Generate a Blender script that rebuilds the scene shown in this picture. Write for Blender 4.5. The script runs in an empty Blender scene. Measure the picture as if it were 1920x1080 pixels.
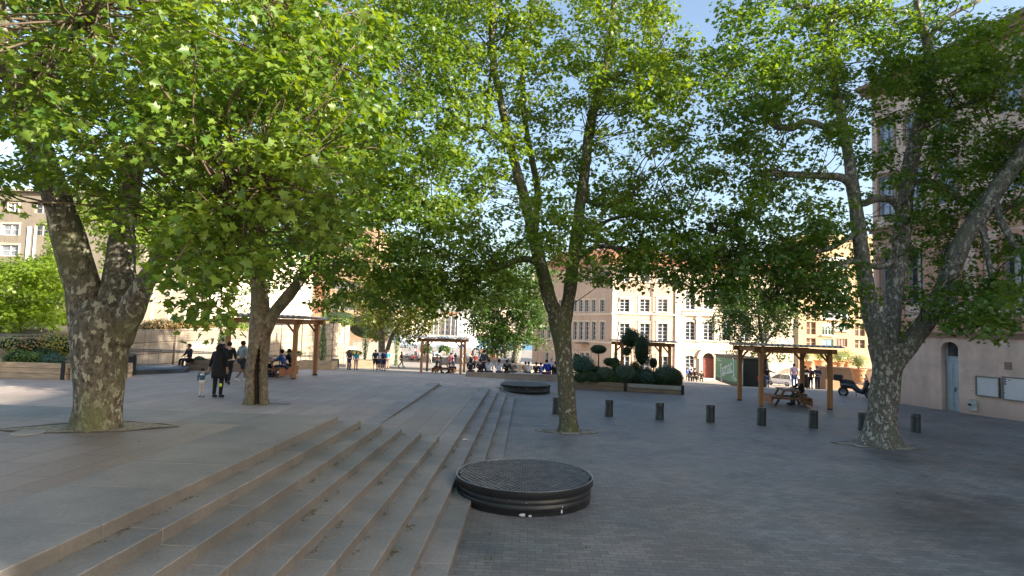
import bpy, math, random
import numpy as np
from mathutils import Vector, Matrix
RD=random.Random(11); NR=np.random.RandomState(5)
S=bpy.context.scene; COL=S.collection
# ---------------------------------------------------------------- camera
F=1110.0; CAMZ=3.185
def _n(v): return v/np.linalg.norm(v)
_a=_n(np.array([29.,-77.,-F])); _b=np.array([1029.,-107.,-F])
_z=_n(np.cross(_b,_a)); _z=_z if _z[1]>0 else -_z
_x=np.cross(_a,_z)
Mw=np.array([_x,_a,_z])            # rows: world axes seen from the camera
def ray(px,py): return Mw@np.array([px-960.,-(py-540.),-F])
def P(px,py,D):
    r=ray(px,py); return Vector((r[0]/r[1]*D,D,CAMZ+r[2]/r[1]*D))
def PZ(px,py,z):
    r=ray(px,py); t=(z-CAMZ)/r[2]; return Vector((r[0]*t,r[1]*t,z))
cam_d=bpy.data.cameras.new('camera'); cam=bpy.data.objects.new('camera',cam_d); COL.objects.link(cam)
m=Matrix([list(Mw[0])+[0],list(Mw[1])+[0],list(Mw[2])+[0],[0,0,0,1]]); m.translation=Vector((0,0,CAMZ))
cam.matrix_world=m
cam_d.sensor_width=36; cam_d.lens=F/1920*36; cam_d.clip_end=3000; cam_d.clip_start=.05
S.camera=cam
# ---------------------------------------------------------------- light
SUN_EL=math.radians(19.2); SUN_DIR=(.90,-.435)   # horizontal direction towards the sun
S.view_settings.view_transform='Standard'; S.view_settings.look='None'
S.view_settings.exposure=1.8; S.view_settings.gamma=1
w=bpy.data.worlds.new('World'); S.world=w; w.use_nodes=True
nt=w.node_tree; bg=nt.nodes['Background']
sk=nt.nodes.new('ShaderNodeTexSky'); sk.sky_type='NISHITA'; sk.sun_disc=False
sk.sun_elevation=SUN_EL; sk.sun_rotation=math.atan2(SUN_DIR[0],SUN_DIR[1])
sk.air_density=1.0; sk.dust_density=2.2; sk.ozone_density=.6
nt.links.new(sk.outputs[0],bg.inputs[0]); bg.inputs[1].default_value=.105
sl=bpy.data.lights.new('sun','SUN'); sl.energy=5.0; sl.angle=math.radians(.6); sl.color=(1,.90,.75)
so=bpy.data.objects.new('sun',sl); COL.objects.link(so)
_h=_n(np.array(SUN_DIR)); sd=Vector((_h[0]*math.cos(SUN_EL),_h[1]*math.cos(SUN_EL),math.sin(SUN_EL)))
so.rotation_euler=sd.to_track_quat('Z','Y').to_euler(); so.location=(30,-20,30)
# ---------------------------------------------------------------- ground heights
def sm(x,a,b):
    t=min(1,max(0,(x-a)/(b-a))); return t*t*(3-2*t)
def lin(x,xs,ys): return float(np.interp(x,xs,ys))
def ga(y): return lin(y,[15,27,30,34,36,40,50,75,100,126,150],[.52,.65,.55,.33,.2,-.03,-.7,-1.9,-2.9,-4.1,-4.4])
def gc(y): return lin(y,[-10,27,33,36,40,46,52,60,80,100,126,150],[.13*37/16,0,0,.03,-.2,-.7,-1.2,-1.75,-2.75,-3.3,-4.1,-4.4])
XA=-3.89
def G(x,y):
    if y<=26.8: return ga(y) if x<=XA else gc(y)
    k=sm(y,26.8,32); t=sm(x,-5-k,-.5+3*k); z=ga(y)*(1-t)+gc(y)*t
    return z-.035*max(0,min(30,x-18))*sm(y,34,70)
def PG(px,py,iters=40):
    r=ray(px,py); lo,hi=2.,300.
    prev=2.
    for i in range(1,1500):
        y=2+i*.2; x=r[0]/r[1]*y; z=CAMZ+r[2]/r[1]*y
        if z<=G(x,y):
            return Vector((x,y,G(x,y)))
    return Vector((r[0]/r[1]*200,200,-4.4))
# ---------------------------------------------------------------- materials
MATS={}
def NT(name):
    m=bpy.data.materials.new(name); m.use_nodes=True; t=m.node_tree
    return m,t,t.nodes['Principled BSDF'],t.nodes,t.links
def coord(t,sc=(1,1,1),kind='Object',rot=None):
    tc=t.nodes.new('ShaderNodeTexCoord'); mp=t.nodes.new('ShaderNodeMapping'); mp.inputs['Scale'].default_value=sc
    if rot: mp.inputs['Rotation'].default_value=rot
    t.links.new(tc.outputs[kind],mp.inputs[0]); return mp.outputs[0]
def noise(t,vec,scale,detail=4,rough=.55):
    n=t.nodes.new('ShaderNodeTexNoise'); n.inputs['Scale'].default_value=scale; n.inputs['Detail'].default_value=detail; n.inputs['Roughness'].default_value=rough
    t.links.new(vec,n.inputs['Vector']); return n.outputs['Fac']
def ramp(t,fac,stops,interp='LINEAR'):
    r=t.nodes.new('ShaderNodeValToRGB'); r.color_ramp.interpolation=interp
    el=r.color_ramp.elements
    while len(el)<len(stops): el.new(.5)
    for e,(p,c) in zip(el,stops): e.position=p; e.color=(*c,1) if len(c)==3 else c
    t.links.new(fac,r.inputs[0]); return r.outputs[0]
def mix(t,a,b,fac,mode='MIX'):
    n=t.nodes.new('ShaderNodeMix'); n.data_type='RGBA'; n.blend_type=mode
    for s,v in ((n.inputs[0],fac),(n.inputs[6],a),(n.inputs[7],b)):
        if isinstance(v,(int,float)): s.default_value=v
        elif isinstance(v,tuple): s.default_value=(*v,1)
        else: t.links.new(v,s)
    return n.outputs[2]
def bump(t,b,h,strength=.3,dist=.02):
    n=t.nodes.new('ShaderNodeBump'); n.inputs['Strength'].default_value=strength; n.inputs['Distance'].default_value=dist
    t.links.new(h,n.inputs['Height']); t.links.new(n.outputs[0],b.inputs['Normal'])
def sc3(c,k): return tuple(min(1,v*k) for v in c)
def M(name,c=None,rough=.8,var=.18,scale=2.5,fine=30,bmp=.15,metal=0,stretch=(1,1,1),spec=.4):
    """general weathered surface: broad and fine noise over one base colour"""
    if name in MATS: return MATS[name]
    m,t,b,N,L=NT(name); v=coord(t,stretch)
    n1=noise(t,v,scale,5); n2=noise(t,v,fine,3)
    a=ramp(t,n1,[(.3,sc3(c,1-var)),(.7,sc3(c,1+var))])
    f=ramp(t,n2,[(.3,(.86,.86,.86)),(.7,(1.08,1.08,1.08))])
    L.new(mix(t,a,f,.6,'MULTIPLY'),b.inputs['Base Color'])
    b.inputs['Roughness'].default_value=rough; b.inputs['Metallic'].default_value=metal; b.inputs['Specular IOR Level'].default_value=spec
    if bmp: bump(t,b,n2,bmp,.01)
    MATS[name]=m; return m
def brickmat(name,c1,c2,mortar,bw,bh,ms=.01,rot=None,rough=.75,stain=.25,kind='Object',vertical=False,offset=.5,bmpd=.006,big=.5,squash=1,freq=2,spec=.4,tint=None,wob=0,blot=None):
    m,t,b,N,L=NT(name)
    v=coord(t,(1,1,1),kind,rot)
    if vertical:
        sp=N.new('ShaderNodeSeparateXYZ'); L.new(v,sp.inputs[0]); cb=N.new('ShaderNodeCombineXYZ')
        L.new(sp.outputs[0],cb.inputs[0]); L.new(sp.outputs[2],cb.inputs[1]); v2=cb.outputs[0]
    else: v2=v
    if wob:
        nz=N.new('ShaderNodeTexNoise'); nz.inputs['Scale'].default_value=1.3; L.new(v,nz.inputs['Vector']); va=N.new('ShaderNodeVectorMath'); va.operation='MULTIPLY_ADD'; va.inputs[1].default_value=(wob,)*3; L.new(nz.outputs['Color'],va.inputs[0]); L.new(v2,va.inputs[2]); v2=va.outputs[0]
    br=N.new('ShaderNodeTexBrick'); br.offset=offset; br.squash=squash; br.squash_frequency=freq
    L.new(v2,br.inputs['Vector'])
    br.inputs['Color1'].default_value=(*c1,1); br.inputs['Color2'].default_value=(*c2,1); br.inputs['Mortar'].default_value=(*mortar,1)
    br.inputs['Scale'].default_value=1; br.inputs['Brick Width'].default_value=bw; br.inputs['Row Height'].default_value=bh
    br.inputs['Mortar Size'].default_value=ms; br.inputs['Mortar Smooth'].default_value=.2
    n1=noise(t,v,big,6,.6); n2=noise(t,v,22,3)
    st=ramp(t,n1,[(.3,(1-stain,)*3),(.68,(1+stain*.6,)*3)])
    c=mix(t,br.outputs['Color'],st,1,'MULTIPLY')
    if tint:
        n3=noise(t,v,big*1.7,3); c=mix(t,c,mix(t,c,tint,1,'MULTIPLY'),ramp(t,n3,[(.42,(0,0,0)),(.6,(1,1,1))]))
    c=mix(t,c,ramp(t,n2,[(.3,(.85,)*3),(.7,(1.12,)*3)]),.7,'MULTIPLY')
    if blot: n4=noise(t,v,blot[0],5,.6); c=mix(t,c,mix(t,c,blot[1],1,'MULTIPLY'),ramp(t,n4,[(.54,(0,0,0)),(.66,(1,1,1))]))
    L.new(c,b.inputs['Base Color']); b.inputs['Specular IOR Level'].default_value=spec
    rr=ramp(t,n1,[(.3,(rough-.12,)*3),(.7,(rough+.1,)*3)]); L.new(rr,b.inputs['Roughness'])
    inv=N.new('ShaderNodeMath'); inv.operation='MULTIPLY_ADD'; inv.inputs[1].default_value=-1; inv.inputs[2].default_value=1
    L.new(br.outputs['Fac'],inv.inputs[0])
    ad=N.new('ShaderNodeMath'); ad.operation='MULTIPLY_ADD'; ad.inputs[1].default_value=.25; L.new(n2,ad.inputs[0]); L.new(inv.outputs[0],ad.inputs[2])
    bump(t,b,ad.outputs[0],.6,bmpd)
    MATS[name]=m; return m
def leafmat(name,c1,c2,trans=.5,rough=.42,clump=.8):
    m,t,b,N,L=NT(name); v=coord(t)
    at=N.new('ShaderNodeAttribute'); at.attribute_name='rnd'
    n=noise(t,v,clump,2)
    a=mix(t,c1,c2,at.outputs['Fac']); a2=mix(t,a,sc3(c2,1.15),ramp(t,n,[(.45,(0,0,0)),(.7,(.7,.7,.7))]))
    L.new(a2,b.inputs['Base Color']); b.inputs['Roughness'].default_value=rough; b.inputs['Specular IOR Level'].default_value=.5
    tr=N.new('ShaderNodeBsdfTranslucent'); yl=mix(t,a2,(2.25,2.0,.36),1,'MULTIPLY'); L.new(yl,tr.inputs[0])
    mx=N.new('ShaderNodeMixShader'); mx.inputs[0].default_value=trans
    L.new(b.outputs[0],mx.inputs[1]); L.new(tr.outputs[0],mx.inputs[2]); L.new(mx.outputs[0],N['Material Output'].inputs[0])
    MATS[name]=m; return m
# ---------------------------------------------------------------- mesh builder
class MB:
    def __init__(s): s.v=[]; s.f=[]; s.m=[]
    def add(s,vs,fs,m=0):
        k=len(s.v); s.v+= [tuple(p) for p in vs]; s.f+=[tuple(i+k for i in f) for f in fs]; s.m+=[m]*len(fs); return s
    def box(s,x0,y0,z0,x1,y1,z1,m=0,T=None):
        vs=[Vector(p) for p in ((x0,y0,z0),(x1,y0,z0),(x1,y1,z0),(x0,y1,z0),(x0,y0,z1),(x1,y0,z1),(x1,y1,z1),(x0,y1,z1))]
        if T: vs=[T@p for p in vs]
        return s.add(vs,[(0,3,2,1),(4,5,6,7),(0,1,5,4),(1,2,6,5),(2,3,7,6),(3,0,4,7)],m)
    def bev(s,x0,y0,z0,x1,y1,z1,b=.01,m=0,T=None):
        """box with chamfered edges"""
        vs=[];ix={}
        def pt(sx,sy,sz,ax):
            x=(x0,x1)[sx]; y=(y0,y1)[sy]; z=(z0,z1)[sz]
            dx=(1,-1)[sx]*b; dy=(1,-1)[sy]*b; dz=(1,-1)[sz]*b
            if ax!=0: x+=dx
            if ax!=1: y+=dy
            if ax!=2: z+=dz
            p=Vector((x,y,z)); vs.append(T@p if T else p); return len(vs)-1
        for sx in(0,1):
            for sy in(0,1):
                for sz in(0,1):
                    for ax in range(3): ix[sx,sy,sz,ax]=pt(sx,sy,sz,ax)
        fs=[]
        Q=[(0,0),(1,0),(1,1),(0,1)]
        fs.append(tuple(ix[0,a,c,0] for a,c in Q)[::-1]); fs.append(tuple(ix[1,a,c,0] for a,c in Q))
        fs.append(tuple(ix[a,0,c,1] for a,c in Q)); fs.append(tuple(ix[a,1,c,1] for a,c in Q)[::-1])
        fs.append(tuple(ix[a,c,0,2] for a,c in Q)[::-1]); fs.append(tuple(ix[a,c,1,2] for a,c in Q))
        for a in(0,1):
            for c in(0,1):
                fs.append((ix[0,a,c,1],ix[1,a,c,1],ix[1,a,c,2],ix[0,a,c,2]))
                fs.append((ix[a,0,c,0],ix[a,1,c,0],ix[a,1,c,2],ix[a,0,c,2]))
                fs.append((ix[a,c,0,0],ix[a,c,1,0],ix[a,c,1,1],ix[a,c,0,1]))
                for e in(0,1): pass
        for a in(0,1):
            for c in(0,1):
                for e in(0,1): fs.append((ix[a,c,e,0],ix[a,c,e,1],ix[a,c,e,2]))
        return s.add(vs,fs,m)
    def tube(s,pts,rad,n=8,m=0,cap=True,fn=None,flat=1):
        pts=[Vector(p) for p in pts]; vs=[];fs=[]
        if isinstance(rad,(int,float)): rad=[rad]*len(pts)
        up=Vector((0,0,1)); pr=None
        for i,p in enumerate(pts):
            d=(pts[min(i+1,len(pts)-1)]-pts[max(i-1,0)])
            d=d.normalized() if d.length>1e-9 else Vector((0,0,1))
            if pr is None:
                ref=Vector((1,0,0)) if abs(d.x)<.9 else Vector((0,1,0))
                u=(ref-d*ref.dot(d)).normalized()
            else: u=(pr-d*pr.dot(d)).normalized()
            pr=u; w_=d.cross(u)
            for k in range(n):
                a=2*math.pi*k/n; r=rad[i]*(fn(i/(len(pts)-1),a,p) if fn else 1)
                vs.append(p+u*math.cos(a)*r+w_*math.sin(a)*r*flat)
        for i in range(len(pts)-1):
            for k in range(n):
                j=(k+1)%n; fs.append((i*n+k,i*n+j,(i+1)*n+j,(i+1)*n+k))
        if cap: fs.append(tuple(range(n))[::-1]); fs.append(tuple(range((len(pts)-1)*n,len(pts)*n)))
        return s.add(vs,fs,m)
    def lathe(s,prof,n=24,c=(0,0,0),m=0,cap=True,fn=None):
        vs=[];fs=[]
        for r,z in prof:
            for k in range(n):
                a=2*math.pi*k/n; q=r*(fn(a,z) if fn else 1); vs.append((c[0]+q*math.cos(a),c[1]+q*math.sin(a),c[2]+z))
        for i in range(len(prof)-1):
            for k in range(n):
                j=(k+1)%n; fs.append((i*n+k,i*n+j,(i+1)*n+j,(i+1)*n+k))
        if cap: fs.append(tuple(range(n))[::-1]); fs.append(tuple(range((len(prof)-1)*n,len(prof)*n)))
        return s.add(vs,fs,m)
    def prism(s,poly,z0,z1,m=0,T=None,axis='z'):
        n=len(poly)
        if axis=='z': vs=[Vector((x,y,z0)) for x,y in poly]+[Vector((x,y,z1)) for x,y in poly]
        elif axis=='y': vs=[Vector((x,z0,y)) for x,y in poly]+[Vector((x,z1,y)) for x,y in poly]
        else: vs=[Vector((z0,x,y)) for x,y in poly]+[Vector((z1,x,y)) for x,y in poly]
        if T: vs=[T@p for p in vs]
        return s.add(vs,[tuple(range(n))[::-1],tuple(range(n,2*n))]+[(i,(i+1)%n,n+(i+1)%n,n+i) for i in range(n)],m)
    def ell(s,c,r,n=10,k=7,m=0,T=None):
        vs=[];fs=[]
        for i in range(k+1):
            th=math.pi*i/k
            for j in range(n):
                a=2*math.pi*j/n; p=Vector((c[0]+r[0]*math.sin(th)*math.cos(a),c[1]+r[1]*math.sin(th)*math.sin(a),c[2]+r[2]*math.cos(th)))
                vs.append(T@p if T else p)
        for i in range(k):
            for j in range(n):
                q=(j+1)%n; fs.append((i*n+j,(i+1)*n+j,(i+1)*n+q,i*n+q))
        return s.add(vs,fs,m)
    def build(s,name,mats,parent=None,smooth=False,off=None,fix=True):
        me=bpy.data.meshes.new(name)
        vs=s.v
        if off is not None: vs=[(a-off[0],b-off[1],c-off[2]) for a,b,c in vs]
        me.from_pydata(vs,[],s.f)
        if not isinstance(mats,(list,tuple)): mats=[mats]
        for q in mats: me.materials.append(q)
        me.polygons.foreach_set('material_index',s.m)
        if smooth: me.polygons.foreach_set('use_smooth',[True]*len(s.f))
        me.update()
        if fix:
            import bmesh as _bm
            bm=_bm.new(); bm.from_mesh(me); _bm.ops.recalc_face_normals(bm,faces=bm.faces); bm.to_mesh(me); bm.free()
        o=bpy.data.objects.new(name,me); COL.objects.link(o)
        if parent: o.parent=parent
        return o
def tag(o,label=None,cat=None,group=None,kind=None):
    if label: o['label']=label
    if cat: o['category']=cat
    if group: o['group']=group
    if kind: o['kind']=kind
    return o
def thing(name,label,cat,loc=(0,0,0),rz=0,group=None):
    o=bpy.data.objects.new(name,None); COL.objects.link(o); o.location=loc; o.rotation_euler=(0,0,rz); o.empty_display_size=.2
    return tag(o,label,cat,group)
KIDS={}
def kids(o): return [c for c in bpy.data.objects if c.parent==o]
def copy_tree(o,loc,rz=0,label=None,group=None,scale=None):
    def rec(a,par):
        c=a.copy(); COL.objects.link(c); c.parent=par
        for k in KL.get(a.name,[]): rec(k,c)
        return c
    KL={}
    for q in bpy.data.objects:
        if q.parent: KL.setdefault(q.parent.name,[]).append(q)
    c=rec(o,None); c.location=loc; c.rotation_euler=(0,0,rz)
    if scale: c.scale=(scale,)*3
    if label: c['label']=label
    if group: c['group']=group
    return c
# ---------------------------------------------------------------- shared materials
m_slab=brickmat('pale_stone_slabs',(.34,.272,.23),(.41,.335,.29),(.13,.10,.08),1.15,.55,.006,rough=.7,stain=.25,big=.35,rot=(0,0,math.pi/2),tint=(.92,.95,.92))
m_slabt=brickmat('brown_grey_terrace_slabs',(.255,.205,.175),(.32,.262,.225),(.11,.09,.078),1.15,.55,.006,rough=.65,stain=.28,big=.3,rot=(0,0,math.pi/2),tint=(.9,.92,.88),blot=(.5,(.84,.82,.8)))
m_slabm=brickmat('mid_grey_landing_slabs',(.255,.215,.180),(.315,.262,.225),(.11,.09,.075),1.15,.55,.006,rough=.66,stain=.25,big=.35,rot=(0,0,math.pi/2),tint=(.92,.93,.9))
m_slab2=brickmat('far_paving_slabs',(.30,.27,.24),(.36,.32,.28),(.16,.14,.12),1.6,.8,.012,rough=.8,stain=.15,big=.2)
m_cobble=brickmat('grey_clay_pavers',(.165,.155,.145),(.235,.215,.198),(.105,.098,.092),.22,.11,.005,rough=.62,stain=.42,big=.33,bmpd=.005,wob=.05,blot=(.8,(.72,.74,.78)),tint=(.88,.96,1.0))
m_step=None
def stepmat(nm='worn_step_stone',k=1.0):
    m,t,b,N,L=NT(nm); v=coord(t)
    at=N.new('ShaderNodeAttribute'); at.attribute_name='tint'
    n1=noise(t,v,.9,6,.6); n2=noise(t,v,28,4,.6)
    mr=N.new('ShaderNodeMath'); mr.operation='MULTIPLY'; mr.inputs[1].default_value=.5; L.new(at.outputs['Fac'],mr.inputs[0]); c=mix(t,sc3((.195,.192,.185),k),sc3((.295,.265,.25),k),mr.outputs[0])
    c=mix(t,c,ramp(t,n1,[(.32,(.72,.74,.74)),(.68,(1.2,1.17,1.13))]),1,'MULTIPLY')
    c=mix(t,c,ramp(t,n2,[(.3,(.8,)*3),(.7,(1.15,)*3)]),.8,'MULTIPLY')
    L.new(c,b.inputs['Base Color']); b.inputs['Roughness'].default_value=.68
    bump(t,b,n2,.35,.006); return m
m_step=stepmat(); m_riser=stepmat('grimy_dimmed_riser_stone',.62)  # same stone darkened for grime and to offset bright light on upright faces
m_steel=M('dark_painted_metal',(.022,.024,.027),.42,.2,6,60,.1,spec=.5)
m_rim=M('worn_grey_metal_rim',(.16,.17,.18),.38,.25,8,60,.1,metal=.5)
m_grate=M('dark_metal_grating',(.16,.175,.19),.38,.25,6,50,.1,metal=.6)
m_chip=M('pale_paint_chip',(.5,.5,.55),.6,.15)
m_table=M('dark_brown_table_timber',(.20,.095,.045),.7,.22,2.2,40,.25,stretch=(.7,6,6))
m_boll=M('dark_green_grey_bollard',(.030,.036,.038),.5,.25,5,60,.12)
m_wood=M('honey_brown_timber',(.36,.17,.07),.7,.22,2.2,40,.25,stretch=(6,6,.7))
m_woodh=M('honey_brown_beam',(.31,.145,.06),.7,.22,2.2,40,.25,stretch=(.7,6,6))
m_woodp=M('weathered_planter_timber',(.22,.16,.11),.8,.3,2,40,.25,stretch=(.8,.8,6))
m_woodl=M('pale_planter_timber',(.40,.30,.20),.8,.28,2,40,.25,stretch=(.8,.8,6))
m_roofc=M('grey_corrugated_roofing',(.60,.57,.54),.5,.2,3,30,.1)
m_soil=M('brown_gritty_soil',(.10,.08,.055),.95,.4,5,60,.5)
m_gravel=M('pale_tree_pit_gravel',(.27,.235,.18),.95,.4,12,70,.7)
m_stone=M('pinkish_bench_stone',(.33,.26,.21),.75,.2,1.5,40,.2)
m_stonel=M('pale_cream_stone',(.60,.52,.42),.8,.15,1.2,40,.2)
m_cast=M('grey_cast_cover',(.13,.13,.13),.6,.2,5,60,.3,metal=.3)
m_black=M('matt_black',(.02,.02,.022),.7,.2,5,40,.1)
m_white=M('white_paint',(.78,.77,.74),.5,.06,3,30,.05)
m_terra=M('terracotta_clay',(.44,.21,.10),.8,.22,2,30,.2)
m_glass=M('dark_window_glass',(.035,.045,.06),.08,.4,1.5,9,0,spec=.8)
m_glassb=M('pale_curtained_glass',(.22,.24,.26),.15,.4,1.2,6,0,spec=.6)
m_dry=M('dry_leaf_litter',(.16,.12,.05),.9,.4,20,80,.3)
m_cement=M('pale_grey_concrete',(.32,.30,.27),.85,.15,1.5,35,.2)
# ---------------------------------------------------------------- ground: one sheet to the horizon
def ground():
    xs=[-1500,-400,-150,-90]+[-60+4*i for i in range(10)]+[-20+1.0*i for i in range(16)]+[XA,XA+.004]+[-3.4+.7*i for i in range(8)]+[2.5+1.5*i for i in range(16)]+[28+4*i for i in range(9)]+[75,100,150,400,1500]
    xs=sorted(set(round(x,4) for x in xs))
    ys=[-60,-20,-10]+[2.5*i-7.5 for i in range(13)]+[24.5,26.8,26.804]+[27.6+1.2*i for i in range(22)]+[54+4*i for i in range(26)]+[158,180,205,214.9]
    ys=sorted(set(round(y,4) for y in ys))
    mb=MB()
    def H(x,y):
        if y<=26.8: return (ga(max(y,15)) if x<=XA+.001 else gc(y))
        return G(x,y)
    for y in ys:
        for x in xs: mb.v.append((x,y,H(x,y)))
    # port basin and the far shore
    for x in xs: mb.v.append((x,215,-9))
    for y,z in ((520,-9),(520.1,-4.2),(700,-3),(1600,0)):
        for x in xs: mb.v.append((x,y,z))
    nx=len(xs); ny=len(ys)+5
    for j in range(ny-1):
        for i in range(nx-1):
            mb.f.append((j*nx+i,j*nx+i+1,(j+1)*nx+i+1,(j+1)*nx+i))
            y=ys[j] if j<len(ys) else 300; x=xs[i]
            mb.m.append(0 if (y<26.8 and x<XA-.001) or (26.8<=y<40 and x<-1.6) else (1 if y<44 else 2))
    o=mb.build('ground',[m_slab,m_cobble,m_slab2],fix=False); tag(o,kind='structure'); return o
ground()
wm,t,b,N,L=NT('harbour_water'); v=coord(t,(1,.35,1)); n=noise(t,v,.9,4)
b.inputs['Base Color'].default_value=(.10,.22,.34,1); b.inputs['Roughness'].default_value=.35; b.inputs['Specular IOR Level'].default_value=.25; bump(t,b,n,1.0,.6)
mb=MB(); mb.box(-300,215.2,-8.9,300,519,-5.4); tag(mb.build('water',wm),kind='structure')
# ---------------------------------------------------------------- terraces and steps
RI=.13; TR=.365
def col_attr(o,vals):
    a=o.data.attributes.new('tint','FLOAT','FACE'); a.data.foreach_set('value',vals)
def steps():
    mb=MB(); tint=[]
    def block(x0,y0,x1,y1,z,h=.16,tv=None):
        n0=len(mb.f); g=.0025; dz=RD.uniform(-.002,.002)
        mb.bev(x0+g,y0+g,z-h,x1-g,y1-g,z+dz,.006)
        tint.extend([RD.random() if tv is None else tv]*(len(mb.f)-n0))
    def run_y(x0,x1,y0,y1,z,L=1.15):
        y=y0-RD.random()*.4
        while y<y1:
            e=min(y+L*RD.uniform(.85,1.15),y1)
            if y1-e<.3: e=y1
            block(x0,max(y,y0),x1,e,z); y=e
    def run_x(x0,x1,y0,y1,z,L=1.15):
        x=x1
        while x>x0:
            e=max(x-L*RD.uniform(.85,1.15),x0)
            block(e,y0,x,y1,z); x=e
    for k in range(6):
        X=-3.8+k*TR; Y=12.12+k*TR; z=1.30-k*RI
        wd=TR+.03 if k else 1.35
        run_y(X-wd,X,-6,Y,z); run_x(-45,X-wd,Y-wd,Y,z)
    xe=[-1.61,-1.244,-.87,-.49]
    for k in range(4):
        z=.52-k*RI; w_=(.37 if k else .42)+.02
        # last riser runs out where the plaza rises to meet it
        run_y(xe[k]-w_,xe[k],-6,26.8,z,1.2)
    # kerb line of the upper plaza
    y=14.4
    while y<26.8:
        e=min(26.8,y+1.3); z=ga((y+e)/2)
        zz=[ga(y)+.003,ga(e)+.003]
        n0=len(mb.f); mb.add([(XA-.45,y,-.1),(XA+.006,y,-.1),(XA+.006,e-.004,-.1),(XA-.45,e-.004,-.1),(XA-.45,y,zz[0]),(XA+.006,y,zz[0]),(XA+.006,e-.004,zz[1]),(XA-.45,e-.004,zz[1])],[(0,3,2,1),(4,5,6,7),(0,1,5,4),(1,2,6,5),(2,3,7,6),(3,0,4,7)])
        tint.extend([1.6+RD.random()*.5]*(len(mb.f)-n0)); y=e
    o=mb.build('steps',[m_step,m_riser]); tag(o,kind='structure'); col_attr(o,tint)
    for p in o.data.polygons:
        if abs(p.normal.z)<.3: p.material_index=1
    # floors of the top terrace and of the landing, a little inside the edge blocks
    mb=MB(); mb.box(-45,-6,1.0,-3.8-1.352,12.12-1.352,1.298)
    tag(mb.build('terrace',m_slabt),kind='structure')
    mb=MB(); mb.box(XA+.008,-5.9,-.3,-1.61-.443,26.79,.518)
    tag(mb.build('landing',m_slabm),kind='structure')
steps()
def litter():
    """dry leaves caught in the corners of the steps: nobody could count them"""
    mb=MB()
    rows=[(-3.8+k*TR+.02,1.30-(k+1)*RI+.002,(2,11.8+k*.36)) for k in range(6)]
    rows+=[(x+.02,.52-(k+1)*RI+.002,(3,26)) for k,x in enumerate([-1.61,-1.244,-.87])]+[(-.47,.21,(3,9.5))]
    rows+=[(XA+.03,.522,(15,26))]
    for X,z,(a,b_) in rows:
        y=a
        while y<b_:
            y+=RD.expovariate(1.5)
            for q in range(RD.randint(2,9)):
                x=X+abs(RD.gauss(0,.035)); yy=y+RD.gauss(0,.09); s=RD.uniform(.008,.022); an=RD.random()*6.3
                if X<-.4 and X>-.5: zz=gc(yy)+.003
                else: zz=z+RD.random()*.008
                c,s_=math.cos(an)*s,math.sin(an)*s
                mb.add([(x-c,yy-s_,zz),(x+s_,yy-c,zz+.006),(x+c,yy+s_,zz),(x-s_,yy+c,zz+.008)],[(0,1,2,3)],RD.choice([0,0,0,1]))
    o=mb.build('leaf_litter',[m_dry,M('green_moss_bits',(.07,.085,.03),.9,.3)],fix=False); tag(o,kind='stuff')
litter()
# ---------------------------------------------------------------- round ventilation seats
def vent_seat(c,rad,h,label,chips):
    t=thing('round_vent_seat',label,'vent seat',c,0,'round metal vent seats beside the steps')
    mb=MB(); mb.lathe([(rad-.05,-.1),(rad-.05,h*.22),(rad-.035,h*.235),(rad-.035,h*.42),(rad-.055,h*.44),(rad-.04,h*.46),(rad-.04,h*.62),(rad-.055,h*.64),(rad-.035,h*.66),(rad-.035,h*.74)],72,cap=False)
    mb.build('side_wall',m_steel,t,True)
    mb=MB(); mb.lathe([(rad-.03,h*.72),(rad,h*.74),(rad,h-.006)],72,cap=False); mb.build('band',m_steel,t,True)
    mb=MB(); mb.lathe([(rad,h-.006),(rad+.004,h),(rad-.028,h+.002),(rad-.03,h-.02),(rad-.03,h-.08)],72,cap=False); mb.build('rim',m_rim,t,True)
    mb=MB(); mb.lathe([(.001,h-.14),(rad-.04,h-.14)],40,cap=False); mb.build('base_plate',m_black,t)
    # expanded metal: zig-zag ribbons with diamond openings
    g=MB(); pit=.10; r=rad-.035; nrow=int(2*r/(pit*.85))
    for j in range(nrow+1):
        y=-r+j*pit*.85; half=math.sqrt(max(0,r*r-y*y))
        n=int(half/ (pit/2)); ph=0
        vs=[];
        for i in range(-n,n+1):
            x=i*pit/2; up=(i+j)%2
            yy=y+(.022 if up else -.022)
            vs+= [(x,yy,h-.042),(x,yy+.011,h-.008)]
        fs=[(2*i,2*i+2,2*i+3,2*i+1) for i in range(len(vs)//2-1)]
        if fs: g.add(vs,fs)
    g.build('grating',m_grate,t,fix=False)
    for an,z,wd,hh in chips:
        cp=MB()
        k=6; rr=rad-.028
        pts=[]
        for i in range(k):
            a2=2*math.pi*i/k; q=RD.uniform(.5,1.1); pts.append((an+wd*q*math.cos(a2)/rr,z+hh*q*math.sin(a2)))
        cp.add([(rr*math.cos(a),rr*math.sin(a),zz) for a,zz in pts],[tuple(range(k))])
        cp.build('paint_chip',m_chip,t)
    return t
c=Vector((.02,11.05,gc(11.05)))
ch=[(-1.58,.045,.075,.035),(-1.48,.035,.05,.022),(-1.03,.07,.03,.05),(-1.02,.14,.008,.03)]
ch+=[(RD.uniform(-2.6,-.5),RD.choice([.02,.28,.31,.24,.12]),RD.uniform(.004,.014),RD.uniform(.003,.007)) for i in range(12)]
vent_seat(c,1.25,.42,'large black round vent seat with chipped paint at the foot of the nearest steps',ch)
c2=PZ(988,733,0); c2=Vector((-.02,30.2,gc(30.2)))
ch=[(RD.uniform(-2.2,-.9),RD.uniform(.27,.33),RD.uniform(.02,.05),RD.uniform(.008,.014)) for i in range(5)]
vent_seat(c2,1.28,.43,'black round vent seat beyond the far end of the steps before the stone bench',ch)
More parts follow.
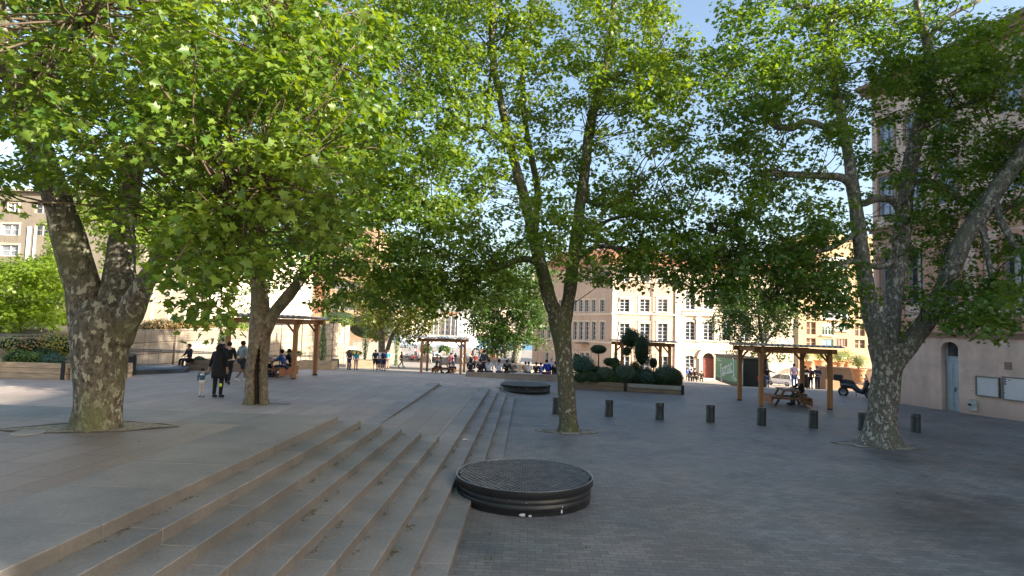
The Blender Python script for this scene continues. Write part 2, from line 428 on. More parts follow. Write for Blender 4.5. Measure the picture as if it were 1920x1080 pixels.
# ---------------------------------------------------------------- bollards
def bollard():
    t=thing('bollard','','bollard',group='dark cylindrical bollards in a row across the plaza')
    mb=MB(); mb.lathe([(.152,-.05),(.152,.46),(.145,.465),(.145,.475),(.152,.48)],28,cap=False); mb.build('post',m_boll,t,True)
    mb=MB(); mb.lathe([(.155,.478),(.155,.60),(.148,.615),(.001,.617)],28,cap=False); mb.build('cap',m_steel,t,True)
    return t
bl=bollard()
BP=[(1043,777,'dark bollard half hidden behind the left edge of the middle plane tree trunk'),
(1141.7,781.7,'dark bollard next to the right of the middle plane tree trunk'),
(1236.7,787,'dark bollard in front of the right end of the clipped shrub planter'),
(1332,792,'dark bollard in open paving midway between the shrub planter and the right pergola'),
(1428,798,'dark bollard in front of the front left post of the right pergola'),
(1525,803.5,'dark bollard in front of the right end of the right pergola'),
(1618,807,'dark bollard half hidden behind the left edge of the rightmost plane tree trunk'),
(1717,810.5,'dark bollard at the right end of the row in front of the pale door')]
for i,(px,py,lb) in enumerate(BP):
    p=PG(px,py)
    if i==0: bl.location=p; bl['label']=lb
    else: copy_tree(bl,p,RD.random()*6,lb)
# ---------------------------------------------------------------- tree pits and covers
def pit(c,pts,label,z):
    t=thing('tree_pit',label,'tree pit',(c[0],c[1],z),0,'tree pits around the plane trees')
    mb=MB(); n=len(pts); mb.add([(0,0,.02)]+[(x,y,.006+RD.uniform(0,.008)) for x,y in pts],[(0,i+1,(i+1)%n+1) for i in range(n)])
    mb.build('gravel_fill',m_gravel,t,fix=False)
    mb=MB()
    for i in range(n):
        a=Vector((*pts[i],0)); b_=Vector((*pts[(i+1)%n],0)); mb.tube([a-Vector((0,0,.012)),(a+b_)/2+Vector((RD.uniform(-.05,.05),RD.uniform(-.05,.05),.0)),b_-Vector((0,0,.012))],.022,4)
    mb.build('edging',M('dark_weathered_edging',(.07,.06,.05),.9,.3),t); return t

def scatter():
    """fallen leaves, grit and pale scraps over the paving"""
    mb=MB()
    for i in range(900):
        x=RD.uniform(-14,14); y=RD.uniform(4,26)
        if -3.75<x<-.45: continue
        if x<=-3.75: z=1.303 if (x<-5.3 and y<10.5) else (ga(y)+.004 if (y>15 and x<-4.5) else None)
        else: z=gc(y)+.004
        if z is None: continue
        s=RD.uniform(.006,.02) if RD.random()<.85 else RD.uniform(.02,.045); a=RD.random()*6.3; c,q=math.cos(a)*s,math.sin(a)*s
        mb.add([(x-c,y-q,z),(x+q*.7,y-c*.7,z+s*.25),(x+c,y+q,z+.001),(x-q*.7,y+c*.7,z+s*.3)],[(0,1,2,3)],RD.choice([0,0,0,1,2]))
    tag(mb.build('paving_litter',[m_dry,M('fallen_green_leaf',(.08,.11,.03),.9,.3),m_cement],fix=False),kind='stuff')
scatter()
# ---------------------------------------------------------------- plane trees
def barkmat(name,dark,mid,pale,thr=.56,green=None,sc=5.5):
    m,t,b,N,L=NT(name); v=coord(t,(1,1,.62))
    n1=noise(t,v,sc,3,.62); n2=noise(t,v,sc*1.9,3,.6); n3=noise(t,v,1.1,4); n4=noise(t,v,45,3)
    c=ramp(t,n2,[(.38,dark),(.56,mid)])
    c=mix(t,c,pale,ramp(t,n1,[(thr,(0,0,0)),(thr+.035,(1,1,1))]))
    n5=noise(t,coord(t,(1,1,.7)),sc*1.3,2,.5)
    c=mix(t,c,sc3(mid,1.5),ramp(t,n5,[(.60,(0,0,0)),(.63,(.8,.8,.8))]))
    if green: c=mix(t,c,green,ramp(t,n3,[(.48,(0,0,0)),(.62,(.75,.75,.75))]))
    c=mix(t,c,ramp(t,n4,[(.3,(.75,)*3),(.7,(1.2,)*3)]),.8,'MULTIPLY')
    L.new(c,b.inputs['Base Color']); b.inputs['Roughness'].default_value=.9; b.inputs['Specular IOR Level'].default_value=.2
    ad=N.new('ShaderNodeMath'); ad.operation='ADD'; L.new(n1,ad.inputs[0]); L.new(n4,ad.inputs[1]); bump(t,b,ad.outputs[0],.55,.02); return m
bark1=barkmat('mottled_plane_bark_thick',(.062,.054,.042),(.135,.122,.098),(.36,.34,.27),.55,(.12,.13,.065),9)
bark2=barkmat('brown_plane_bark',(.12,.09,.06),(.21,.165,.115),(.32,.27,.19),.60,(.15,.15,.08),6)
bark3=barkmat('mottled_plane_bark_green',(.07,.065,.042),(.13,.12,.08),(.42,.40,.30),.585,(.11,.12,.055),10)
bark4=barkmat('mottled_plane_bark_grey',(.085,.082,.07),(.16,.15,.125),(.42,.40,.34),.55,(.14,.14,.10),10)
twigm=M('thin_brown_twigs',(.10,.075,.05),.9,.3,5,40,.1)
lf1=leafmat('plane_leaves_near',(.05,.12,.020),(.15,.215,.03),.42)
lf2=leafmat('plane_leaves_mid',(.045,.115,.020),(.14,.205,.03),.42)
lf3=leafmat('plane_leaves_middle_tree',(.065,.14,.022),(.165,.235,.035),.44)
lf4=leafmat('plane_leaves_right_tree',(.042,.115,.026),(.13,.20,.035),.44)
def catmull(pts,rs,k=5):
    P0=[pts[0]*2-pts[1]]+list(pts)+[pts[-1]*2-pts[-2]]; out=[];ro=[]
    for i in range(1,len(P0)-2):
        for j in range(k):
            t=j/k; a,b_,c,d=P0[i-1],P0[i],P0[i+1],P0[i+2]
            out.append(.5*((2*b_)+(c-a)*t+(2*a-5*b_+4*c-d)*t*t+(3*b_-a-3*c+d)*t**3)); ro.append(rs[i-1]*(1-t)+rs[i]*t)
    out.append(pts[-1]); ro.append(rs[-1]); return out,ro
from mathutils import noise as MN
def knobby(seed,amp=.09):
    def f(u,a,p):
        q=Vector((p.x+math.cos(a)*.35+seed,p.y+math.sin(a)*.35,p.z*.8))
        return 1+amp*2*(MN.noise(q*1.7))+amp*.7*MN.noise(q*6)
    return f
def limb(mb,spec,seed=0,n=14,amp=.09,extra=None,k=5):
    """spec: (px,py,D,width px) along the limb, from the photograph, each at its own distance"""
    pts=[P(a,b_,D) for a,b_,D,w_ in spec]; rs=[w_/2*D/F*.84 for a,b_,D,w_ in spec]
    p2,r2=catmull(pts,rs,k); kf=knobby(seed,amp)
    fn=(lambda u,a,p:kf(u,a,p)*extra(u,a,p)) if extra else kf
    mb.tube(p2,r2,n,fn=fn); return list(zip(p2,r2))
LH=np.array([(0,0),(.28,-.06),(.52,.12),(.33,.25),(.62,.52),(.27,.56),(0,1)])
def leaf_template(kind):
    if kind=='maple':
        v=[(x,y,.22*abs(x)-.18*y*y) for x,y in LH]+[(-x,y,.22*abs(x)-.18*y*y) for x,y in LH[1:6]]
        f=[[0,1,2,3,4,5,6],[0,6,11,10,9,8,7]]
    else:
        v=[(0,0,0),(.42,.4,.08),(0,1,-.12),(-.42,.4,.08)]; f=[[0,1,2,3]]
    return np.array(v,float),f
def leaves(name,cen,nrm,size,mat,parent,kind='maple',off=(0,0,0)):
    tv,tf=leaf_template(kind); n=len(cen); cen=np.asarray(cen)-np.array(off); nrm=np.asarray(nrm)
    nrm=nrm/np.linalg.norm(nrm,axis=1,keepdims=True)
    t=NR.normal(size=(n,3)); t-=nrm*(t*nrm).sum(1,keepdims=True); t/=np.linalg.norm(t,axis=1,keepdims=True)
    b_=np.cross(nrm,t); s=np.asarray(size)[:,None,None]
    V=cen[:,None,:]+s*(tv[None,:,0:1]*b_[:,None,:]+tv[None,:,1:2]*t[:,None,:]+tv[None,:,2:3]*nrm[:,None,:])
    V=V.reshape(-1,3); k=len(tv); fl=np.concatenate([np.array(f) for f in tf]); nl=len(fl)
    loops=(np.arange(n)[:,None]*k+fl[None,:]).ravel()
    tot=np.tile([len(f) for f in tf],n); st=np.concatenate([[0],np.cumsum(tot)[:-1]])
    me=bpy.data.meshes.new(name); me.vertices.add(len(V)); me.vertices.foreach_set('co',V.ravel())
    me.loops.add(len(loops)); me.loops.foreach_set('vertex_index',loops.astype(np.int32))
    me.polygons.add(len(tot)); me.polygons.foreach_set('loop_start',st.astype(np.int32)); me.polygons.foreach_set('loop_total',tot.astype(np.int32))
    me.update(calc_edges=True); me.materials.append(mat)
    a=me.attributes.new('rnd','FLOAT','FACE'); r=np.repeat(NR.rand(n)**1.3,len(tf)); a.data.foreach_set('value',r)
    o=bpy.data.objects.new(name,me); COL.objects.link(o); o.parent=parent; return o
def crown(tree,skel,regions,mat,bmat,base,leaf=(.10,.17),per=26,rs=.42,kind='maple',twr=(.022,.006),twigs=True,flat=.55,dens=1.0):
    """sprays of leaves through the volume, each on a thin branch from the nearest limb"""
    pts=np.array([tuple(p) for p,r in skel]); cen=[];nrm=[];sz=[]; tw=MB()
    for (cx,cy,rx,ry,D0,D1,cnt) in regions:
        for i in range(int(cnt*dens)):
            a=NR.rand()*2*math.pi; q=math.sqrt(NR.rand()); D=D0+(D1-D0)*NR.rand()
            c=P(cx+rx*q*math.cos(a),cy+ry*q*math.sin(a),D)
            if c.z<2.6 and c.y<22: continue
            R_=rs*NR.uniform(.6,1.35); m_=int(per*NR.uniform(.5,1.4)*(R_/rs)**2)
            d=NR.normal(size=(m_,3)); d/=np.linalg.norm(d,axis=1,keepdims=True); rr=NR.rand(m_,1)**.45
            o=d*rr*R_*np.array([1,1,flat]); cc=np.array(tuple(c))+o; cc[:,2]-=.25*(o[:,0]**2+o[:,1]**2)/R_
            cen.append(cc); nn=np.array([0,0,1.0])+d*.75+NR.normal(size=(m_,3))*.45; nrm.append(nn)
            sz.append(NR.uniform(leaf[0],leaf[1],m_)*NR.choice([1,1,1,.7],m_))
            if twigs and NR.rand()<.5:
                dd=pts-np.array(tuple(c)); k=int(np.argsort((dd**2).sum(1)+1.2*np.maximum(0,dd[:,2])**2)[NR.randint(min(9,len(dd)))]); s=Vector(pts[k]); L_=(c-s).length
                if L_>2.6: continue
                mid=(s+c)/2+Vector(NR.normal(size=3)*.13*L_)+Vector((0,0,.05*L_)); w0=twr[0]*(.45+.2*L_)
                p2,r2=catmull([s,mid,c],[w0,w0*.7,twr[1]],3); tw.tube(p2,r2,5,cap=False)
                for q_ in range(2):
                    e=c+Vector(o[NR.randint(m_)]) if m_ else c; tw.tube([c,e],[twr[1],twr[1]*.5],3,cap=False)
    leaves('crown',np.concatenate(cen),np.concatenate(nrm),np.concatenate(sz),mat,tree,kind,off=tuple(base))
    if twigs: tw.build('branches',twigm,tree,True,off=tuple(base),fix=False)
    return sum(len(c) for c in cen)
# --- tree one: thick trunk on the top terrace, its crown hanging over the camera's left
b1=PZ(178,803,1.30)
T1=thing('plane_tree','thickest plane tree with three way forked trunk on the top terrace at far left','tree',b1,0,'big plane trees on the plaza')
mb=MB(); D=b1.y
flare=lambda u,a,p: 1+.16*max(0,1-(p.z-b1.z)/.5)**2*(1+.5*math.sin(a*5+1))
sk=limb(mb,[(178,812,D,98),(181,795,D,92),(186,755,D,92),(188,700,D,105),(190,650,D,118),(195,615,D,126),(200,585,D,112),(202,565,D,86)],1,32,.05,flare)
sk+=limb(mb,[(178,640,D,84),(163,580,D,82),(152,530,D-.05,76),(138,480,D-.15,70),(122,420,D-.3,62),(103,360,D-.5,56),(75,280,D-.8,50),(42,200,D-1.2,46),(14,110,D-1.6,42),(-5,20,D-2,38),(-20,-80,D-2.4,34)],2,20)
sk+=limb(mb,[(205,635,D,84),(214,580,D,76),(222,530,D+.1,66),(229,480,D+.2,57),(233,420,D+.35,50),(243,350,D+.5,44),(262,290,D+.6,40),(290,220,D+.7,38),(318,150,D+.8,36),(342,60,D+.9,33),(350,-40,D+1,30)],3,20)
sk+=limb(mb,[(222,640,D,62),(240,590,D-.05,60),(264,545,D-.2,48),(286,505,D-.5,40),(310,460,D-.9,30),(345,425,D-1.4,24),(395,410,D-2,20),(450,380,D-2.6,17),(520,330,D-3,14)],4,14)
sk+=limb(mb,[(255,310,D+.6,30),(300,300,D+.2,26),(345,312,D-.1,24),(372,316,D-.3,20)],5,12)
sk+=limb(mb,[(300,210,D+.7,28),(380,205,D+.1,26),(450,212,D-.4,30),(500,205,D-.7,30),(560,170,D-1.2,16),(640,120,D-1.8,12)],6,12)
sk+=limb(mb,[(30,170,D-1.3,30),(80,110,D-1.9,24),(140,60,D-2.5,18),(200,0,D-3,14)],7,10)
sk+=limb(mb,[(370,415,D-1.7,14),(430,432,D-1.2,14),(500,420,D-.8,10)],8,8)
mb.build('trunk',bark1,T1,True,off=tuple(b1))
R1=[(60,90,190,170,6,11,75),(250,120,200,190,6,11,95),(430,130,200,190,6,10.5,95),(560,220,170,190,6,10,70),
(120,260,140,120,7,11,30),(300,330,170,120,6.5,10,48),(470,380,170,110,6,9.5,48),(30,330,60,70,7,10,7),
(360,470,90,70,6,8.5,17),(370,545,55,50,6,8,8),(450,470,80,60,6.5,9,14),(390,585,34,22,6,7,3),(600,350,110,120,6.5,9.5,22),(640,60,120,120,7,11,30),(200,-120,420,130,5.5,12,60),(-120,150,90,200,6,11,40)]
nl=crown(T1,[s for s in sk[30:]],R1,lf1,twigm,b1,leaf=(.055,.125),per=30,rs=.34,dens=1.85)
pit((b1.x,b1.y),[(-1.35,-.45),(-.4,-.55),(.6,-.22),(1.2,.40),(.5,.62),(-.3,.7)],'gravel tree pit around the thickest trunk on the top terrace',1.302)
mb=MB(); mb.lathe([(.23,0),(.23,.012),(.21,.016),(.001,.016)],24,cap=False); o=mb.build('drain_cover',m_cement); o.location=PZ(52,812,1.302); tag(o,'round pale drain cover in the top terrace left of the thickest trunk','drain cover')
# --- tree two: hollow trunk
b2=PZ(480,757,ga(18.9)); D=b2.y
T2=thing('plane_tree','slim plane tree with a dark hollow up its trunk behind the top terrace','tree',b2,0,'big plane trees on the plaza')
mb=MB()
def hollow(u,a,p):
    d=math.atan2(math.sin(a-HA),math.cos(a-HA)); h=p.z-b2.z
    wz=.50*min(1,max(0,(1.85-h)/.9)); f=1+.10*max(0,1-h/.35)**2
    if abs(d)<wz: f*=1-.80*min(1,1.6*math.cos(d/wz*math.pi/2))
    return f
HA=math.radians(-62)
def trunk2():
    pts=[P(a,b_,D) for a,b_,w_ in T2S]; rs=[w_/2*D/F*.95 for a,b_,w_ in T2S]
    p2,r2=catmull(pts,rs,10); kf=knobby(9,.05); vs=[];fs=[];fm=[];n=90
    for i,(p,r) in enumerate(zip(p2,r2)):
        for k in range(n):
            a=2*math.pi*k/n-math.pi; q=r*kf(0,a,p)*hollow(0,a,p); vs.append((p.x+q*math.cos(a),p.y+q*math.sin(a),p.z))
    for i in range(len(p2)-1):
        for k in range(n):
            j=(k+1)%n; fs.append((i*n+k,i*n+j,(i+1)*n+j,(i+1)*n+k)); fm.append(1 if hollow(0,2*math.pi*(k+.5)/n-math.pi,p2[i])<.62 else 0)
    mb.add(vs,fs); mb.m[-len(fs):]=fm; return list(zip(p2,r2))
T2S=[(481,762,48),(481,745,44),(481,700,40),(484,660,40),(488,625,42),(489,590,38),(486,550,33),(482,500,30),(480,440,27),(484,380,25),(495,300,23),(505,200,20),(510,90,17),(512,-40,12)]
sk=trunk2()
sk+=limb(mb,[(496,625,D,30),(512,590,D,28),(535,562,D+.1,26),(560,530,D+.2,24),(588,490,D+.3,21),(620,440,D+.3,18),(650,370,D+.4,16),(680,280,D+.4,14),(700,170,D+.4,12),(720,40,D+.3,9)],11,14)
sk+=limb(mb,[(486,470,D,18),(450,430,D-1,16),(400,400,D-1.6,12),(340,380,D-2.2,8)],12,10)
sk+=limb(mb,[(610,455,D+.3,14),(680,420,D-.6,11),(750,400,D-1.2,8),(810,390,D-1.5,6)],13,8)
sk+=limb(mb,[(500,260,D,14),(560,200,D-1,12),(640,140,D-2,9),(740,90,D-2.6,6)],14,8)
sk+=limb(mb,[(505,200,D,14),(450,130,D+1,11),(400,50,D+1.5,8)],15,8)
sk+=limb(mb,[(484,520,D,12),(440,500,D+1,10),(400,490,D+2,7)],16,8)
mb.build('trunk',[bark2,M('shade_dark_hollow_wood',(.030,.022,.014),.95,.4,6,40,.4)],T2,True,off=tuple(b2))  # hollow faces coloured near black to stand in for deep shade
R2=[(480,120,180,200,16,22,110),(640,120,170,190,15,21,130),(760,160,110,190,15,20,85),(560,330,200,150,15,21,120),(700,380,130,130,14.5,20,85),
(430,440,140,70,16,21,45),(560,490,120,45,16,20,30),(660,510,90,50,15,19,24),(620,555,60,20,15,18,6),(370,520,50,40,17,20,7),(790,440,60,80,14.5,18,20),(740,540,60,34,15,18,12),(800,530,50,40,15,18,12),(820,250,50,90,15,20,26),(820,70,60,110,16,20,20),(600,-110,330,110,15,22,90)]
nl+=crown(T2,sk[60:],R2,lf2,twigm,b2,leaf=(.075,.15),per=52,rs=.5,dens=1.4)
mb=MB(); mb.box(-.5,-.14,0,.5,.14,.012); o=mb.build('drain_cover',m_cast); o.location=PZ(515,757,ga(18.8)); tag(o,'dark square cast drain cover right of the hollow trunk','drain cover')
# --- tree three: middle
b3=PG(1066,810); D=b3.y
T3=thing('plane_tree','middle plane tree with straight pale spotted trunk forking high beside the bollards','tree',b3,0,'big plane trees on the plaza')
mb=MB()
fl=lambda z0,k=.25,h=.4:(lambda u,a,p: 1+k*max(0,1-(p.z-z0)/h)**2*(1+.45*math.sin(a*6+z0)))
sk=limb(mb,[(1066,814,D,46),(1066,790,D,41),(1063,750,D,38),(1060,710,D,37),(1057,670,D,38),(1053,630,D,42),(1050,600,D,50),(1046,575,D,44)],21,26,.05,fl(b3.z))
sk+=limb(mb,[(1046,605,D,34),(1034,570,D,32),(1022,530,D,30),(1012,490,D,28),(1001,450,D,25),(990,400,D,23),(979,355,D,22),(962,295,D,20),(950,240,D,18),(935,170,D,17),(925,110,D,15),(921,40,D,13),(920,-50,D,10)],22,16)
sk+=limb(mb,[(1056,605,D,34),(1066,560,D,30),(1072,510,D,28),(1078,465,D,28),(1086,400,D,25),(1093,345,D,24),(1100,290,D,22),(1106,240,D,21),(1118,185,D,19),(1134,135,D,17),(1144,80,D,14),(1150,10,D,12),(1152,-60,D,9)],23,16)
sk+=limb(mb,[(1003,455,D,18),(1004,410,D+.4,16),(1008,360,D+.8,15),(998,300,D+1,14),(986,240,D+1,13),(980,160,D+1,12),(985,80,D+1,9),(1000,0,D+1,7)],24,10)
sk+=limb(mb,[(1012,495,D,16),(985,485,D-.2,15),(950,495,D-.5,14),(907,517,D-.9,13),(860,530,D-1.2,10),(823,534,D-1.5,6)],25,10)
sk+=limb(mb,[(1092,372,D,13),(1120,384,D,12),(1151,384,D-.1,11),(1170,372,D-.2,9),(1190,362,D-.3,6)],26,8)
sk+=limb(mb,[(948,268,D,12),(925,250,D,11),(905,238,D,12),(885,240,D,9),(868,236,D,5)],27,8)
sk+=limb(mb,[(960,270,D,10),(915,245,D+.1,8),(913,200,D+.2,8),(918,150,D+.2,7),(925,80,D+.2,5)],28,8)
sk+=limb(mb,[(1084,430,D,12),(1110,430,D-.6,10),(1150,410,D-1,8),(1220,400,D-1.2,6),(1290,395,D-1.3,4)],29,8)
sk+=limb(mb,[(1082,485,D,12),(1120,462,D-.5,10),(1180,470,D-1,8),(1240,490,D-1.4,5)],30,8)
sk+=limb(mb,[(1125,165,D,12),(1160,140,D,10),(1200,120,D,8),(1250,95,D,5)],31,8)
mb.build('trunk',bark3,T3,True,off=tuple(b3))
R3=[(930,90,110,120,15.5,20.5,75),(1050,110,110,140,17.2,20.5,60),(1180,90,100,120,15.5,20.5,75),(1250,150,60,140,15.5,20,36),(1200,250,90,100,16,20.5,42),(900,250,80,90,15.5,20,34),(1020,270,90,90,17.6,20,30),
(1120,340,80,70,17.6,20,22),(950,400,80,70,17.6,20,22),(1060,430,70,60,15,17.5,20),(1010,400,50,60,15,17,10),(880,470,90,50,16,19.5,26),(840,545,60,42,16,18.5,20),(920,535,60,35,16,18.5,16),(870,420,60,70,16,20,22),(860,320,50,70,16,20,16),(1170,440,110,60,15.5,19.5,50),(1250,490,80,50,15.5,19,34),(1160,500,70,35,16,19,14),
(1225,370,70,60,16,19.5,18),(1270,300,40,60,16,19,8),(1080,520,35,30,16,18,3),(990,520,40,35,17,19,5),(830,400,40,50,15.5,18,6),(850,60,50,90,16,20,12),(1050,-110,300,110,15,21,120),(1300,130,26,110,16,20,9),(850,565,60,20,16,18.5,10),(800,548,50,24,16,18.5,8)]
nl+=crown(T3,sk[45:],R3,lf3,twigm,b3,leaf=(.07,.145),per=44,rs=.44,dens=1.55)
pit((b3.x,b3.y),[(-1.0,.1),(-.95,-.2),(-.35,-.42),(.5,-.45),(.85,-.2),(.9,.15),(.4,.4),(-.5,.4)],'round worn tree pit at the foot of the middle plane tree',b3.z)
for px,py,lb in ((1033,808,'dark square drain cover left of the foot of the middle plane tree'),(1069,815,'pale square drain cover in front of the foot of the middle plane tree')):
    mb=MB(); mb.box(-.26,-.16,0,.26,.16,.02); o=mb.build('drain_cover',m_cast if px<1040 else m_cement); o.location=PG(px,py)+Vector((0,0,.012)); tag(o,lb,'drain cover')
# --- tree four: right
b4=PG(1652,836); D=b4.y
T4=thing('plane_tree','rightmost plane tree with flared foot and three spreading limbs before the pink building','tree',b4,0,'big plane trees on the plaza')
mb=MB()
sk=limb(mb,[(1650,842,D,84),(1651,825,D,74),(1653,785,D,60),(1658,740,D,57),(1662,700,D,57),(1664,670,D,64),(1660,645,D,70)],41,28,.05,fl(b4.z,.30,.5))
sk+=limb(mb,[(1660,680,D,50),(1645,630,D,40),(1632,580,D,35),(1622,530,D,31),(1614,470,D,30),(1608,415,D,29),(1600,355,D,27),(1592,300,D,24),(1583,245,D,20),(1571,190,D,18),(1561,135,D,17),(1559,75,D,16),(1566,10,D,13),(1575,-60,D,10)],42,18)
sk+=limb(mb,[(1664,680,D,46),(1668,630,D+.2,38),(1676,560,D+.4,37),(1686,490,D+.5,36),(1691,440,D+.6,34),(1696,380,D+.6,31),(1702,330,D+.7,31),(1714,275,D+.7,30),(1728,225,D+.7,30),(1741,175,D+.7,27),(1743,110,D+.7,21),(1733,60,D+.7,18),(1720,10,D+.7,14),(1712,-60,D+.7,10)],43,18)
sk+=limb(mb,[(1675,685,D,44),(1700,650,D-.1,40),(1735,605,D-.2,38),(1763,555,D-.3,37),(1785,500,D-.4,36),(1806,450,D-.5,35),(1835,405,D-.6,36),(1865,360,D-.7,35),(1895,320,D-.8,34),(1930,265,D-1,31),(1970,200,D-1.2,28),(2000,120,D-1.4,24),(2020,40,D-1.5,16),(2030,-60,D-1.5,8)],44,18)
sk+=limb(mb,[(1605,365,D,20),(1584,336,D-.1,18),(1545,330,D-.2,16),(1507,328,D-.3,15),(1460,326,D-.4,14),(1412,322,D-.5,12)],45,10)
sk+=limb(mb,[(1588,262,D,14),(1550,240,D,13),(1510,228,D,14),(1484,240,D,16),(1455,235,D,16),(1436,220,D,15)],46,10)
sk+=limb(mb,[(1562,60,D,13),(1540,25,D,12),(1510,12,D,12),(1485,18,D,9)],47,8)
sk+=limb(mb,[(1694,410,D+.6,18),(1675,378,D+.4,17),(1645,372,D+.1,17),(1620,382,D-.2,15)],48,10)
sk+=limb(mb,[(1688,480,D+.5,16),(1650,500,D+.2,14),(1600,490,D-.2,12),(1560,500,D-.5,10),(1520,530,D-.9,7),(1440,560,D-1.2,4)],49,8)
sk+=limb(mb,[(1730,210,D+.7,16),(1765,212,D+.5,13),(1800,200,D+.3,10),(1860,180,D,6)],50,8)
sk+=limb(mb,[(1700,345,D+.7,14),(1740,340,D+.5,13),(1780,355,D+.2,10),(1800,380,D,7)],51,8)
sk+=limb(mb,[(1860,365,D-.7,18),(1880,420,D-1,15),(1905,460,D-1.2,13),(1950,500,D-1.5,9)],52,8)
sk+=limb(mb,[(1838,405,D-.6,14),(1850,470,D-.8,12),(1860,530,D-1,9),(1870,590,D-1.2,5)],53,8)
sk+=limb(mb,[(1610,430,D,14),(1585,450,D-.3,12),(1540,470,D-.6,10),(1450,470,D-.9,7),(1360,480,D-1.2,5),(1300,490,D-1.3,3)],54,8)
sk+=limb(mb,[(1738,75,D+.7,12),(1780,30,D+.6,10),(1840,0,D+.4,8)],55,8)
mb.build('trunk',bark4,T4,True,off=tuple(b4))
R4=[(1480,90,120,110,14.5,19.5,75),(1600,100,100,120,16.8,20,60),(1400,170,80,110,15,19,42),(1490,230,110,90,15,19.5,46),(1380,330,85,90,15,19,42),(1480,400,120,90,15,19.5,64),(1390,450,110,60,15,18.5,48),(1340,520,85,45,15,18,34),
(1450,520,110,50,15,18.5,50),(1540,490,70,70,15,19,32),(1300,440,45,60,15,18,12),(1640,260,60,120,17.5,20,30),(1700,90,90,80,16.8,20,38),(1770,150,90,60,16.8,20,42),(1850,110,100,60,15,19,48),(1830,250,110,90,16.8,19.5,62),(1760,350,80,80,17.2,20,44),(1880,330,70,90,17.2,19,24),
(1740,440,60,60,17.8,20,16),(1700,560,55,70,18,20,14),(1640,440,50,60,17.8,20,14),(1860,490,110,70,17.6,19.5,36),(1820,565,90,50,15.5,18,26),(1880,575,70,45,14,16,14),(1830,610,60,25,14,17,6),(1590,560,46,46,15,17,8),(1530,560,70,28,15,18,10),(1800,30,120,40,15,19,16),(1380,60,30,60,15,18,4),(1650,-110,330,110,14,20,120),(2030,120,110,190,13,19,70),(2000,400,90,120,13.5,18,30),(1335,190,26,110,15,19,9),(1345,120,30,60,15,19,6)]
nl+=crown(T4,sk[40:],R4,lf4,twigm,b4,leaf=(.07,.145),per=44,rs=.44,dens=1.4)
pit((b4.x,b4.y),[(-1.35,.25),(-1.2,-.1),(-.5,-.45),(.5,-.55),(1.05,-.35),(.8,.4),(-.4,.6)],'uneven tree pit with lifted edging round the flared foot of the rightmost plane tree',b4.z)
for px,py,lb in ((1620,838,'pale square drain cover left of the flared foot of the rightmost plane tree'),(1682,841,'pale square drain cover right of the flared foot of the rightmost plane tree')):
    mb=MB(); mb.box(-.3,-.18,0,.3,.18,.02); o=mb.build('drain_cover',m_cement); o.location=PG(px,py)+Vector((0,0,.012)); tag(o,lb,'drain cover')
# unseen trees added behind the camera so their crowns shade the foreground
for (x,y,lab) in ((-10,-5,'added unseen plane tree behind the viewpoint at the left over the top terrace'),(1.5,-9.5,'added unseen plane tree behind the viewpoint at the centre over the steps')):
    bz_=1.3 if x<-4 else gc(max(y,-10)); t=thing('plane_tree',lab,'tree',(x,y,bz_),0,'big plane trees on the plaza')
    mb=MB(); mb.tube([(0,0,-.1),(0,0,.4),(.05,0,2.5),(-.1,.1,4.5),(.2,0,7),(0,.3,10),(0,0,13)],[.6,.42,.36,.33,.26,.18,.06],16,fn=knobby(x,.06))
    for k in range(5): a=k*1.26; mb.tube([(-.1,.1,4.3+k*.3),(1.6*math.cos(a),1.6*math.sin(a),6.5+k*.3),(3.4*math.cos(a),3.4*math.sin(a),9+k*.4)],[.22,.15,.06],8)
    mb.build('trunk',bark3,t,True)
    n=15000; d=NR.normal(size=(n,3)); d/=np.linalg.norm(d,axis=1,keepdims=True); p=d*(NR.rand(n,1)**.5)*np.array([5.2,4.6,4.2])+np.array([0,-.6,9.8])
    q=np.sin(p[:,0]*2.1+x)+np.sin(p[:,1]*2.3)+np.sin(p[:,2]*2.6); p=p[q>-.7]; leaves('crown',p,NR.normal(size=p.shape)*.6+np.array([0,0,1.]),NR.uniform(.16,.28,len(p)),lf3,t)
print('leaves',nl)
